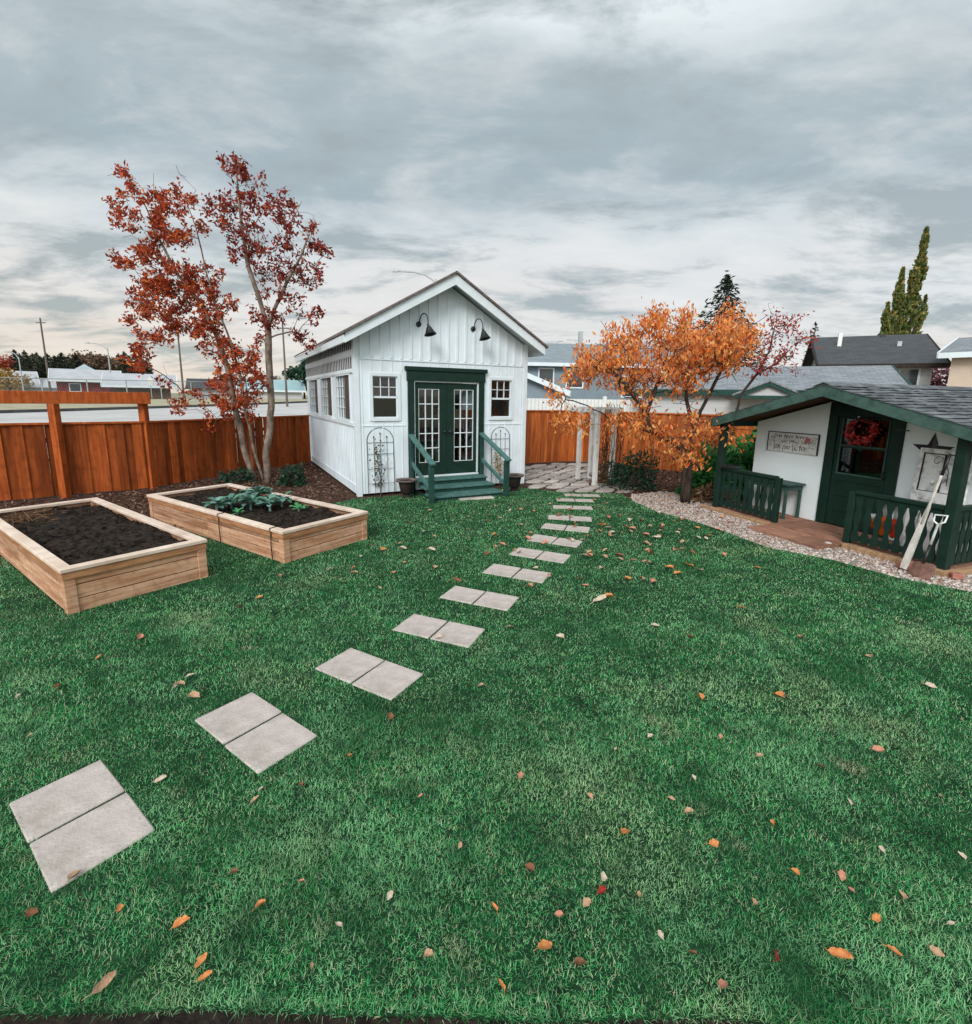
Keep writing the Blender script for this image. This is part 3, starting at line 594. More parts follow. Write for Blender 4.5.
# ------------------------------------------------------------------ fences
def board_fence(name, pts, h, m, label, posts, cap=True, bw=.14):
    o = empty(name, (*pts[0], 0), 0, label, 'fence'); b = MB(); O = Vector((*pts[0], 0))
    for a, c in zip(pts[:-1], pts[1:]):
        a, c = Vector((*a, 0))-O, Vector((*c, 0))-O; Ld = (c-a).length; d = (c-a)/Ld; n = int(Ld/bw)
        for k in range(n):
            q = a+d*(Ld*(k+.5)/n); off = Vector((-d.y, d.x, 0))*(.011 if k % 2 else -.011)
            M_ = Matrix((d, Vector((-d.y, d.x, 0)), Vector((0, 0, 1)))).transposed().to_4x4(); M_.translation = q+off
            gp = -.004 if random.random() > .12 else .006
            b.box(-Ld/n*.5+gp, Ld/n*.5-gp, -.009, .009, .04+random.uniform(-.01, .01), h-.008, M_)
    b.build('board_panel', m, o)
    if cap:
        b = MB()
        for a, c in zip(pts[:-1], pts[1:]):
            a, c = Vector((*a, 0))-O, Vector((*c, 0))-O; z = Vector((0, 0, h+.006)); b.bar(a+z, c+z, .10, .035)
            z = Vector((0, 0, h-.25)); n = Vector((-(c-a).y, (c-a).x, 0)).normalized()*.04
            for zz in (.25, h-.3): b.bar(a+n+Vector((0, 0, zz)), c+n+Vector((0, 0, zz)), .04, .09)
        b.build('rail', m, o)
    for (x, y, hh, wd) in posts: MB().box(x-O.x-wd/2, x-O.x+wd/2, y-O.y-wd/2, y-O.y+wd/2, 0, hh).build('post', m, o, .004)
    return o
FP = [(-12.2, 5.75), (-8.76, 8.54), (-7.05, 9.93), (-5.22, 14.35)]
pA = G(97, 500); pB = G(147, 493)
lf = board_fence('board_fence', FP, 1.40, M['fence'], 'dark red stained cedar fence on the street side behind the raised beds', [(-8.0, 9.05, 1.77, .13), (-7.03, 10.03, 1.77, .13), (-11.2, 6.45, 1.77, .13), (-6.0, 12.35, 1.42, .09)])
b = MB(); O = Vector((*FP[0], 0)); a = Vector((-12.2, 5.66, 1.885))-O; c = Vector((-6.86, 10.02, 1.885))-O; b.bar(a, c, .14, .225); b.build('top_beam', M['fence'], lf, .006)
u2 = Vector((.88, .475)); f0 = Vector((-.9, 13.62)); fmid = Vector((3.1, 15.6))
rf = board_fence('board_fence', [tuple(f0), (3.05, 15.65), (4.7, 14.0), (9.2, 10.9)], 1.63, M['fence_orange'], 'bright orange cedar fence behind the flagstones and the orange tree', [(3.05, 15.6, 1.66, .1), (.9, 14.42, 1.64, .09)], bw=.13)
# ------------------------------------------------------------------ garden shed
SO = Vector((-2.56, 9.56, 0)); SY = R(28.36); W, DP, PK = 3.92, 6.0, 1.96
shed = empty('garden_shed', SO, SY, 'white board and batten garden shed with dark green double doors and steep gable', 'shed')
SM = Matrix.Translation(SO) @ Matrix.Rotation(SY, 4, 'Z')
zr = lambda x: 4.42-.58*abs(x-PK)          # roof top surface
zw = lambda x: zr(x)-.16
def rects_wall(b, x0, x1, z0, z1, holes, put):
    xs = sorted({x0, x1, *[h[0] for h in holes], *[h[1] for h in holes]}); zs = sorted({z0, z1, *[h[2] for h in holes], *[h[3] for h in holes]})
    for i in range(len(xs)-1):
        zrun = None
        for j in range(len(zs)-1):
            cx, cz = (xs[i]+xs[i+1])/2, (zs[j]+zs[j+1])/2
            hole = any(h[0] < cx < h[1] and h[2] < cz < h[3] for h in holes)
            if not hole and zrun is None: zrun = zs[j]
            if (hole or j == len(zs)-2) and zrun is not None:
                put(b, xs[i], xs[i+1], zrun, zs[j] if hole else zs[j+1]); zrun = None
DOOR = (1.19, 2.68, .34, 2.32); WL = (.34, .85, 1.57, 2.39); WR = (3.0, 3.52, 1.57, 2.39)
b = MB(); rects_wall(b, 0, W, .05, 3.08, [DOOR, WL, WR], lambda b, x0, x1, z0, z1: b.box(x0, x1, 0, .1, z0, z1))
b.ext([(0, 0, 3.08), (W, 0, 3.08), (W, 0, zw(W)), (PK, 0, zw(PK)), (0, 0, zw(0))], (0, .1, 0))
def clear(x, z0, z1, holes, pad=.07):
    segs = [(z0, z1)]
    for h in holes:
        if h[0]-pad < x < h[1]+pad:
            ns = []
            for a, c in segs:
                if h[2]-pad > a: ns.append((a, min(c, h[2]-pad)))
                if h[3]+pad < c: ns.append((max(a, h[3]+pad), c))
            segs = [s for s in ns if s[1]-s[0] > .05]
    return segs
x = .13
while x < W-.1:
    for (a, c) in clear(x, .09, 2.68, [DOOR, WL, WR], .10): b.box(x-.010, x+.010, -.009, 0.001, a, c)
    b.box(x-.022, x+.022, -.022, .001, 2.735, zw(x)-.03); x += .203
b.box(.09, W-.09, -.016, .001, 2.695, 2.722)
for (a, c) in ((.1, 1.0), (2.83, 3.82)): b.box(a, c, -.012, .001, 1.405, 1.425)
b.build('front_wall', M['white'], shed)
for (x0, x1) in ((-.016, .085), (W-.085, W+.016)): MB().box(x0, x1, -.02, .1, .0, 3.2).build('corner_board', M['white_trim'], shed, .004)
# side wall facing the beds
SW = [(.42, 1.74, 1.52, 2.41), (2.24, 3.58, 1.52, 2.41), (4.1, 5.44, 1.52, 2.41)]
b = MB(); rects_wall(b, .1, DP, .05, 3.2, SW, lambda b, y0, y1, z0, z1: b.box(0, .1, y0, y1, z0, z1))
y = .25
while y < DP-.05:
    b.box(-.008, .001, y-.011, y+.011, .24, 1.34)
    y += .15
b.box(-.02, .001, .1, DP, .05, .22)
b.build('side_wall', M['white'], shed)
b = MB(); rects_wall(b, .1, DP, .05, 3.2, [(2, 3.4, 1.5, 2.4)], lambda b, y0, y1, z0, z1: b.box(W-.1, W, y0, y1, z0, z1)); b.build('side_wall', M['white'], shed)
b = MB(); b.ext([(.1, DP-.1, .05), (W-.1, DP-.1, .05), (W-.1, DP-.1, 3.0), (PK, DP-.1, 4.1), (.1, DP-.1, 3.0)], (0, .1, 0)); b.build('back_wall', M['white'], shed)
b = MB(); b.box(.1, W-.1, .1, DP-.1, .2, .31); b.build('inner_floor', M['brownwood'], shed)
# ventilating slat frieze under the eave
b = MB(); b.box(-.025, .0, .1, DP, 2.77, 2.86); b.box(-.03, .0, .1, DP, 2.44, 2.50); b.box(-.03, .0, .1, DP, 1.40, 1.47); b.build('trim_board', M['white_trim'], shed, .003)
for (z0, z1) in ((2.50, 2.77), (2.86, 3.08)):
    b = MB(); y = .16
    while y < DP: b.box(-.010, -.002, y-.016, y+.016, z0+.0205, z1-.0205); y += .17
    b.box(-.011, -.001, .1, DP, z0, z0+.021); b.box(-.011, -.001, .1, DP, z1-.021, z1)
    b.build('slat_frieze', M['white_trim'], shed)
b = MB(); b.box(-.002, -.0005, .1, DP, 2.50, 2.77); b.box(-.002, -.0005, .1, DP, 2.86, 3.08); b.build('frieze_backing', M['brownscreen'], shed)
def windowpart(parent, x0, x1, z0, z1, M_, mat_, muntins, glassm, depth=.02):
    """frame mesh with glass child; local plane x-z, facing -y"""
    b = MB(); t_ = .045
    b.box(x0-.06, x0+.0, -depth, .01, z0-.06, z1+.06, M_); b.box(x1, x1+.06, -depth, .01, z0-.06, z1+.06, M_)
    b.box(x0, x1, -depth, .01, z1, z1+.06, M_); b.box(x0, x1, -depth-.012, .01, z0-.06, z0, M_)
    for (a0, a1, c0, c1) in muntins: b.box(a0, a1, .02, .045, c0, c1, M_)
    o = b.build('window', mat_, parent)
    g = MB().box(x0, x1, .048, .052, z0, z1, M_).build('glass', glassm, o)
    return o
I4 = Matrix.Identity(4)
for (x0, x1, z0, z1) in (WL, WR):
    zm = (z0+z1)/2; mu = [(x0, x1, zm-.02, zm+.02)]+[(x0+(x1-x0)*k/3-.007, x0+(x1-x0)*k/3+.007, zm+.02, z1-.02) for k in (1, 2)]+[(x0+.02, x1-.02, zm+.19, zm+.204)]
    mu += [(x0, x0+.02, z0, z1), (x1-.02, x1, z0, z1), (x0+.02, x1-.02, z0, z0+.02), (x0+.02, x1-.02, z1-.02, z1)]
    windowpart(shed, x0, x1, z0, z1, I4, M['white_trim'], mu, M['glass'])
SR = Matrix.Rotation(-math.pi/2, 4, 'Z')     # local x -> -y ; faces -x
for (y0, y1, z0, z1) in SW:
    ym = y0+.58
    mu = [(-ym-.02, -ym+.02, z0, z1)]+[(-y1+(y1-ym)*k/3-.007, -y1+(y1-ym)*k/3+.007, z0, z1) for k in (1, 2)]
    for k in (1, 2, 3): mu.append((-y1+.01, -ym-.02, z0+(z1-z0)*k/4-.007, z0+(z1-z0)*k/4+.007))
    wo = windowpart(shed, -y1, -y0, z0, z1, SR, M['white_trim'], mu, M['glass'])
    MB().box(-ym+.02, -y0, .015, .03, z0, z1, SR).build('screen', M['brownscreen'], wo)
# doors
b = MB(); b.box(1.06, 1.19, -.05, .02, .05, 2.32); b.box(2.68, 2.81, -.05, .02, .05, 2.32); b.box(1.04, 2.83, -.055, .02, 2.32, 2.52); b.box(1.0, 2.87, -.08, .02, 2.52, 2.60)
b.build('door_casing', M['green'], shed, .005)
b = MB(); b.box(1.19, 1.215, -.02, .05, .36, 2.32); b.box(2.655, 2.68, -.02, .05, .36, 2.32); b.box(1.215, 2.655, -.02, .05, 2.295, 2.32); b.box(1.19, 2.68, -.06, .09, .315, .345)
b.build('door_jamb', M['white_trim'], shed)
for (x0, x1, hs) in ((1.22, 1.932, 1), (1.938, 2.65, -1)):
    b = MB(); g0, g1, gz0, gz1 = x0+.13, x1-.13, .62, 2.16
    if hs == 1: g0, g1 = x0+.08, x1-.17
    else: g0, g1 = x0+.17, x1-.08
    b.box(x0, g0, .01, .05, .35, 2.29); b.box(g1, x1, .01, .05, .35, 2.29); b.box(g0, g1, .01, .05, .35, gz0); b.box(g0, g1, .01, .05, gz1, 2.29)
    d = b.build('door', M['green'], shed, .003)
    b = MB()
    for k in (0, 1, 2, 3): xx = g0+(g1-g0)*k/3; b.box(xx-.009, xx+.009, .014, .04, gz0, gz1)
    for k in range(6): zz = gz0+(gz1-gz0)*k/5; b.box(g0, g1, .0145, .0395, zz-.009, zz+.009)
    b.build('muntin', M['white_trim'], d)
    MB().box(g0, g1, .041, .046, gz0, gz1).build('glass', M['glass'], d)
    b = MB(); xh = 1.932-.06 if hs == 1 else 1.938+.06
    b.lathe([(.025, 0), (.025, .01), (.012, .012), (.012, .035), (.03, .045), (.03, .065), (.01, .075)], (0, 0, 0), 12, Matrix.Translation((xh, .01, 1.27)) @ Matrix.Rotation(math.pi/2, 4, 'X')); b.build('handle', M['black'], d, smooth=True)
# roof
def uvroof(o, ax, ay):
    me = o.data; uv = me.uv_layers.new(name='UVMap')
    for lp in me.loops:
        v = me.vertices[lp.vertex_index].co; uv.data[lp.index].uv = (v.dot(Vector(ax)), v.dot(Vector(ay)))
for s in (-1, 1):
    xe = PK+s*2.19; b = MB(); y0, y1 = -.36, DP+.3
    xo = xe+s*.05; b.ext([(PK, y0-.075, zr(PK)+.02), (xo, y0-.075, zr(xo)+.02), (xo, y0-.075, zr(xo)-.022), (PK, y0-.075, zr(PK)-.022)], (0, y1-y0+.075, 0))
    o = b.build('roof_slope', M['shinglebrown'], shed); uvroof(o, (0, 1, 0), (s*.865, 0, -.5))
    b = MB(); b.ext([(PK, y0+.03, zr(PK)-.042), (xe-s*.02, y0+.03, zr(xe)-.052), (xe-s*.02, y0+.03, zr(xe)-.10), (PK, y0+.03, zr(PK)-.10)], (0, y1-y0-.06, 0)); b.build('soffit', M['white_trim'], shed)
    b = MB(); b.ext([(PK, y0-.03, zr(PK)-.026), (xe+s*.0, y0-.03, zr(xe)-.026), (xe, y0-.03, zr(xe)-.205), (PK, y0-.03, zr(PK)-.235)], (0, .035, 0)); b.build('barge_board', M['white_trim'], shed, .004)
    b = MB(); b.box(xe-.015 if s > 0 else xe-.03, xe+.03 if s > 0 else xe+.015, y0+.006, y1, zr(xe)-.20, zr(xe)-.055); b.build('fascia', M['white_trim'], shed, .004)
# steps, a thing of its own
st = empty('porch_steps', SM @ Vector((1.92, -.6, 0)), SY, 'green painted wooden steps with sloping handrails below the shed doors', 'steps')
q = lambda x, y, z: (x-1.92, y+.6, z)
for k, (y0, y1, zt) in enumerate(((-.40, -.09, .315), (-.74, -.37, .21), (-1.10, -.71, .105))):
    x0, x1 = (1.14, 2.72)
    MB().box(x0-1.92, x1-1.92, y0+.6-.02, y1+.6, zt-.035, zt).build('tread', M['teal'], st, .005)
    MB().box(x0-1.92+.02, x1-1.92-.02, y0+.6+.012, y0+.6+.035, zt-.105, zt-.037).build('riser', M['teal_dark'], st)
for xx in (1.18, 2.68): MB().box(xx-1.92-.02, xx-1.92+.02, -.46, .5, 0, .06).build('stringer', M['teal_dark'], st)
for xx in (1.09, 2.73):
    MB().box(xx-.045-1.92, xx+.045-1.92, -1.245+.6, -1.155+.6, 0, .75).build('rail_post', M['teal_dark'], st, .004)
    MB().bar(q(xx, -.085, 1.22), q(xx, -1.30, .76), .11, .045).build('handrail', M['teal'], st, .005)
    MB().bar(q(xx, -.085, .66), q(xx, -1.15, .26), .045, .08).build('lower_rail', M['teal'], st, .004)
    MB().box(xx-.035-1.92, xx+.035-1.92, -.055-.1+.6, -.088+.6, .0, 1.2).build('wall_post', M['teal_dark'], st, .004)
# gooseneck lamps
def lamp(x, label):
    t = empty('barn_lamp', SM @ Vector((x, -.012, 3.43)), SY, label, 'lamp', 'gooseneck lamps above the shed doors')
    MB().lathe([(.055, 0), (.055, .015), (.03, .03), (.012, .03)], M=Matrix.Rotation(math.pi/2, 4, 'X')).build('backplate', M['black'], t, smooth=False)
    pts = [(0, -.03, 0)]+[(.05*(1-math.cos(a)), -.06-.10*(1-math.cos(a)), .17*math.sin(a)+.02) for a in np.linspace(.1, 3.0, 14)]+[(.10, -.262, -.03)]
    MB().tube(pts, .011, 8).build('arm', M['black'], t, smooth=True)
    e = Vector(pts[-1]); T_ = Matrix.Translation(e) @ Matrix.Rotation(R(-8), 4, 'Y') @ Matrix.Rotation(R(-14), 4, 'X')
    MB().lathe([(.02, .02), (.03, -.03), (.05, -.06), (.085, -.14), (.125, -.20), (.12, -.20), (.08, -.14), (.045, -.065), (.005, -.04)], M=T_).build('lamp_shade', M['black'], t, smooth=False)
lamp(1.31, 'black gooseneck barn lamp on the gable, above the raised-bed side of the doors')
lamp(2.53, 'black gooseneck barn lamp on the gable, above the patio side of the doors')
# trellises
def trellis(x0, x1, label):
    t = tag(MB(), None) if False else None
    b = MB(); w_ = x1-x0; zt = 1.12; r_ = w_/2; y = -.05
    arch = [(x0, y, 0), (x0, y, zt)]+[(x0+r_-r_*math.cos(a), y, zt+r_*.95*math.sin(a)) for a in np.linspace(.2, math.pi-.2, 12)]+[(x1, y, zt), (x1, y, 0)]
    b.tube(arch, .0065, 6)
    for k in (1, 2, 3): xx = x0+w_*k/4; b.tube([(xx, y, 0), (xx, y, zt+(.05 if k != 2 else .12))], .004, 5); b.lathe([(.001, -.03), (.016, 0), (.001, .03)], (xx, y, zt+(.07 if k != 2 else .14)), 6)
    for zz in (.25, .55, .85, 1.08): b.tube([(x0, y, zz), (x1, y, zz)], .004, 5)
    b.v = [tuple(Vector(v)-Vector((x0+w_/2, y, 0))) for v in b.v]
    o = b.build('garden_trellis', M['black']); o.location = SM @ Vector((x0+w_/2, y, 0)); o.rotation_euler = (R(-2), 0, SY)
    return tag(o, label, 'trellis', 'arched wire trellises on the shed front')
trellis(.20, .74, 'arched black wire trellis with a climbing stem, on the shed front nearer the raised beds')
trellis(3.02, 3.50, 'arched black wire trellis on the shed front beside the patio')
M['vineleaf'] = leafmat('vine_leaf', [(.02,.05,.035), (.03,.075,.045), (.12,.05,.04), (.05,.08,.05)], .2)
M['yellowleaf'] = leafmat('yellow_flower', [(.55,.36,.10), (.42,.24,.09), (.60,.48,.25), (.10,.12,.06)], .2)
def climber(x, h, label, lm, name, n=60, zmin=.2):
    base = SM @ Vector((x, -.12, 0)); t = empty(name, base, SY, label, 'plant')
    st_ = [Vector((0, 0, 0)), Vector((.02, .03, h*.3)), Vector((-.03, .04, h*.6)), Vector((-.08, .05, h))]
    b = MB(); b.tube(st_, [.014, .011, .008, .004], 6); b.tube([st_[1], Vector((.12, .03, h*.45)), Vector((.16, .04, h*.62))], .006, 5); b.build('stem', M['bark'], t, smooth=True)
    P = np.array([list(st_[1].lerp(st_[3], random.random())) for _ in range(n)]); P[:, 2] = rng.uniform(zmin, h, n); P += rng.normal(0, .045, (n, 3))*np.array([1.3, .4, .8])
    V, F = leafset(P, randdir(n, (0, -.3, -.2)), .06, .04); npmesh('foliage', V, F, lm, t)
climber(.42, 1.15, 'thin climbing rose with few leaves on the shed trellis', M['vineleaf'], 'climbing_rose', 90)
climber(3.2, .75, 'small plant with yellowish flower heads by the shed handrail', M['yellowleaf'], 'flowering_plant', 70, .35)
# urns
def urn(p, label):
    t = empty('urn_planter', (p.x, p.y, 0), 0, label, 'planter', 'urns flanking the shed steps')
    MB().lathe([(.10, 0), (.11, .02), (.07, .05), (.075, .07), (.11, .10), (.135, .2), (.15, .30), (.15, .31)]).build('bowl', M['urn'], t, smooth=False)
    MB().lathe([(.15, .305), (.20, .325), (.215, .345), (.21, .365), (.17, .36), (.12, .33)]).build('rim', M['urnrim'], t, smooth=False)
    MB().lathe([(.145, .335), (.10, .35), (.001, .355)]).build('soil', M['soil'], t)
urn(SM @ Vector((.86, -.42, 0)), 'brown urn planter with a broad pale rim, on the raised-bed side of the steps')
urn(SM @ Vector((3.22, -.72, 0)), 'brown urn planter half hidden behind the patio-side handrail')
# inside the shed
def inside(name, label, cat, fn, loc):
    t = empty(name, SM @ Vector(loc), SY, label, cat); fn(t); return t
def desk(t):
    MB().box(-.4, .4, -.25, .25, .70, .74).build('table_top', M['white_trim'], t, .004)
    for x in (-.36, .36):
        for y in (-.21, .21): MB().box(x-.025, x+.025, y-.025, y+.025, 0, .698).build('leg', M['white_trim'], t)
inside('white_table', 'white slim-legged table seen through the shed doors', 'table', desk, (1.6, .85, .31))
def cab(t):
    MB().box(-.9, .9, -.22, .22, 0, 1.0).build('body', M['brownwood'], t, .005)
    for k in range(3): MB().box(-.88+k*.6, -.34+k*.6, -.235, -.222, .08, .92).build('door', M['brownwood'], t, .004)
inside('sideboard', 'brown sideboard against the far wall inside the shed', 'cabinet', cab, (1.9, 4.4, .31))
def shelf(t):
    for z in (.4, .8, 1.2, 1.6): MB().box(-.45, .45, -.15, .15, z, z+.025).build('shelf_board', M['white_trim'], t)
    for x in (-.47, .45): MB().box(x, x+.02, -.15, .15, 0, 1.75).build('side_panel', M['white_trim'], t)
    b = MB()
    for z in (.425, .825, 1.225):
        x = -.4
        while x < .38: w_ = random.uniform(.05, .12); b.lathe([(w_/2, 0), (w_/2*1.1, .08), (w_/2*.8, random.uniform(.12, .24))], (x+w_/2, 0, z), 10); x += w_+.04
    b.build('pots', M['brownwood'], t)
inside('shelf_rack', 'white shelf of small dark pots behind the shed glass', 'shelf', shelf, (2.7, 2.6, .31))
def bench_(t):
    MB().box(-.3, .3, -.8, .8, .78, .84).build('table_top', M['brownwood'], t, .004); MB().box(-.28, .28, -.78, .78, .0, .2).build('shelf', M['brownwood'], t)
    for x in (-.27, .27):
        for y in (-.75, .75): MB().box(x-.03, x+.03, y-.03, y+.03, .2, .78).build('leg', M['brownwood'], t)
inside('potting_bench', 'brown potting bench under the shed side windows', 'bench', bench_, (.45, 2.2, .31))
# ------------------------------------------------------------------ playhouse
PA = Vector((4.30, 8.85, 0)); PYAW = math.atan2(-.943, .332)
PM = Matrix.Translation(PA) @ Matrix.Rotation(PYAW, 4, 'Z')
ph = empty('playhouse', PA, PYAW, 'small white playhouse with dark green porch and low shingled gable', 'playhouse')
PP = 1.86; pz = lambda x: 2.262-.285*abs(x-PP); WD = .76; BK = 3.0; DZ = .07
# deck
b = MB(); x = -.02
while x < 3.52: b.box(x, x+.135, -.04, BK-.1, .0, DZ); x += .14
b.build('deck', M['deck'], ph, .004)
b = MB(); 
for k in range(5): b.box(1.22+k*.232, 1.22+k*.232+.226, -.56, -.045, -.02, .05)
b.build('doorstep', M['deck'], ph, .005)
for q4 in ((-.25, 1.19, -.12, -.045, -.02, .06), (2.4, 3.6, -.13, -.05, -.02, .075), (3.55, 3.63, -.048, 1.2, -.02, .075)): MB().box(*q4).build('edging_timber', M['edging'], ph, .005)
# walls
DO = (1.50, 2.30, .09, 1.80)
b = MB()
b.ext([(.02, WD, DZ), (1.38, WD, DZ), (1.38, WD, pz(1.38)-.10), (.02, WD, pz(.02)-.10)], (0, .07, 0))
b.ext([(2.42, WD, DZ), (3.5, WD, DZ), (3.5, WD, pz(3.5)-.10), (2.42, WD, pz(2.42)-.10)], (0, .07, 0))
b.ext([(1.38, WD, 1.92), (2.42, WD, 1.92), (2.42, WD, pz(2.42)-.10), (PP, WD, pz(PP)-.10), (1.38, WD, pz(1.38)-.10)], (0, .07, 0))
b.build('front_wall', M['playwhite'], ph)
for x in (.02, 3.43): MB().box(x, x+.07, WD+.072, BK-.1, DZ, pz(x+.035)-.11).build('side_wall', M['playwhite'], ph)
MB().ext([(.02, BK-.1, DZ), (3.5, BK-.1, DZ), (3.5, BK-.1, pz(3.5)-.1), (PP, BK-.1, pz(PP)-.1), (.02, BK-.1, pz(.02)-.1)], (0, .07, 0)).build('back_wall', M['playwhite'], ph)
# door
b = MB(); b.box(1.36, 1.50, WD-.03, WD+.04, DZ, 1.93); b.box(2.30, 2.44, WD-.03, WD+.04, DZ, 1.93); b.box(1.50, 2.30, WD-.03, WD+.04, 1.80, 1.93); b.ext([(1.36, WD-.03, 1.93), (2.44, WD-.03, 1.93), (2.44, WD-.03, pz(2.44)-.11), (PP, WD-.03, pz(PP)-.11), (1.36, WD-.03, pz(1.36)-.11)], (0, .028, 0)); b.build('door_frame', M['green'], ph, .004)
b = MB(); gx0, gx1 = 1.59, 2.23
b.box(1.505, gx0, WD, WD+.035, .09, 1.795); b.box(gx1, 2.295, WD, WD+.035, .09, 1.795); b.box(gx0, gx1, WD, WD+.035, 1.76, 1.795); b.box(gx0, gx1, WD, WD+.035, .80, .93); b.box(gx0, gx1, WD+.012, WD+.03, .09, .80)
for zz in (.09, .32, .56): b.box(gx0, gx1, WD+.002, WD+.012, zz, zz+.05)
b.box(gx0, gx1, WD-.008, WD+.03, 1.32, 1.36)
d = b.build('door', M['green'], ph, .003)
b = MB(); b.box(gx0-.02, gx0, WD-.012, WD, .93, 1.76); b.box(gx1, gx1+.02, WD-.012, WD, .93, 1.76); b.box(gx0-.02, gx1+.02, WD-.012, WD, .905, .93); b.box(gx0, gx1, WD-.012, WD-.008, 1.345, 1.365); b.build('glass_bead', M['mossygreen'], d)
MB().box(gx0, gx1, WD+.015, WD+.02, .93, 1.76).build('glass', M['glassdark'], d)
b = MB(); b.tube([(2.265, WD, 1.02), (2.265, WD-.05, 1.02), (2.265, WD-.055, .92), (2.265, WD, .92)], .009, 6); b.build('handle', M['black'], d)
b = MB(); b.box(2.3, 2.5, WD-.045, WD-.03, 1.63, 1.645); b.build('hinge', M['black'], d)
MB().box(.2, 3.4, 2.2, 2.25, DZ, 1.6).build('inner_partition', M['brownwood'], ph)
# posts + roof
for x, y in ((.0, .0), (3.5, .0), (3.5, BK-.2)): MB().box(x-.055, x+.055, y-.055, y+.055, DZ, pz(x)-.13).build('post', M['green'], ph, .005)
for s in (-1, 1):
    xe = PP+s*1.99; y0, y1 = -.14, BK+.1
    b = MB(); b.ext([(PP, y0, pz(PP)-.02), (xe, y0, pz(xe)-.02), (xe, y0, pz(xe)-.06), (PP, y0, pz(PP)-.06)], (0, y1-y0, 0)); rs = b.build('roof_slope', M['plywood'], ph)
    b = MB(); b.ext([(PP, y0-.03, pz(PP)-.005), (xe, y0-.03, pz(xe)-.005), (xe, y0-.03, pz(xe)-.155), (PP, y0-.03, pz(PP)-.175)], (0, .032, 0)); b.build('barge_board', M['fascia_green'], ph, .004)
    b = MB(); b.box(min(xe, xe+s*.03), max(xe, xe+s*.03), y0-.03, y1, pz(xe)-.15, pz(xe)-.01); b.build('fascia', M['teal_dark'], ph, .004)
    # shingle courses, each tab its own little slab
    b = MB(); nc = 15; dv = Vector((s*.9617, 0, -.274)); nv = Vector((s*.274, 0, .9617)); Ls = 1.99/.9617
    for c_ in range(nc):
        y = y0-.04+random.uniform(-.12, 0)
        while y < y1:
            w_ = random.uniform(.16, .30); a0 = Vector((PP, 0, pz(PP)-.018))+dv*(Ls*c_/nc-.02); a1 = Vector((PP, 0, pz(PP)-.018))+dv*(Ls*(c_+1)/nc+.02+random.uniform(-.01, .012))
            ya, yb = max(y, y0-.04), min(y+w_-.008, y1)
            if yb-ya > .02:
                lift = random.uniform(.014, .026); th = .006
                b.add([tuple(p+Vector((0, yy, 0))+nv*z) for p, z in ((a0, .002), (a1, lift)) for yy in (ya, yb) for z in (z, z+th)], [(0,1,3,2), (4,6,7,5), (0,4,5,1), (2,3,7,6), (0,2,6,4), (1,5,7,3)])
            y += w_
    b.build('shingles', M['tab'], rs)
b = MB(); y = -.18
while y < BK: b.ext([(PP-.14, y, pz(PP-.14)+.02), (PP, y, pz(PP)+.028), (PP+.14, y, pz(PP+.14)+.02), (PP+.14, y, pz(PP+.14)+.008), (PP, y, pz(PP)+.014), (PP-.14, y, pz(PP-.14)+.008)], (0, .235, 0)); y += .24
b.build('ridge_cap', M['tab'], ph)
MB().bar((0, 0, pz(0)-.20), (3.5, 0, pz(0)-.20), .05, .09) if False else None
# railings
def railing(p, q_, n, name='railing'):
    p, q_ = Vector(p), Vector(q_); d = (q_-p); Lr = d.length; d.normalize(); nrm = Vector((-d.y, d.x, 0))
    b = MB(); b.bar(p+Vector((0, 0, .80)), q_+Vector((0, 0, .80)), .09, .045); b.bar(p+Vector((0, 0, .745)), q_+Vector((0, 0, .745)), .035, .065)
    o = b.build(name, M['green'], ph, .003); MB().bar(p+Vector((0, 0, .17)), q_+Vector((0, 0, .17)), .035, .06).build('lower_rail', M['green'], o)
    for k in range(n):
        c = p+d*(Lr*(k+.5)/n)-nrm*.026; zs = np.linspace(.11, .75, 15); hw = [.036+.012*math.sin((z-.11)*6.28/.27) for z in zs]
        poly = [c+d*h_+Vector((0, 0, z)) for z, h_ in zip(zs, hw)]+[c-d*h_+Vector((0, 0, z)) for z, h_ in reversed(list(zip(zs, hw)))]
        MB().ext(poly, nrm*.018).build('baluster', M['green'], o)
    return o
railing((.06, 0, 0), (1.18, 0, 0), 9); railing((2.42, 0, 0), (3.44, 0, 0), 8); railing((3.5, .06, 0), (3.5, .72, 0), 6)
for x in (1.22, 2.38): MB().box(x-.04, x+.04, -.04, .04, DZ, .80).build('rail_post', M['green'], ph, .004)
# ---- things on the playhouse porch
PZ = lambda x, y, z: PM @ Vector((x, y, z))
t = empty('wall_sign', PZ(.77, WD-.02, 1.31), PYAW, 'weathered white plank sign with dark hand lettering on the playhouse wall', 'sign')
b = MB()
for k in range(3): b.box(-.46, .46, -.012, .008, -.165+k*.11, -.165+k*.11+.107)
b.build('sign_board', M['oldwhite'], t, .003)
b = MB(); b.box(.46, .475, -.016, .01, -.168, .168); b.box(-.475, -.46, -.016, .01, -.168, .168); b.box(-.475, .475, -.016, .01, .165, .178); b.build('sign_frame', M['signink'], t)
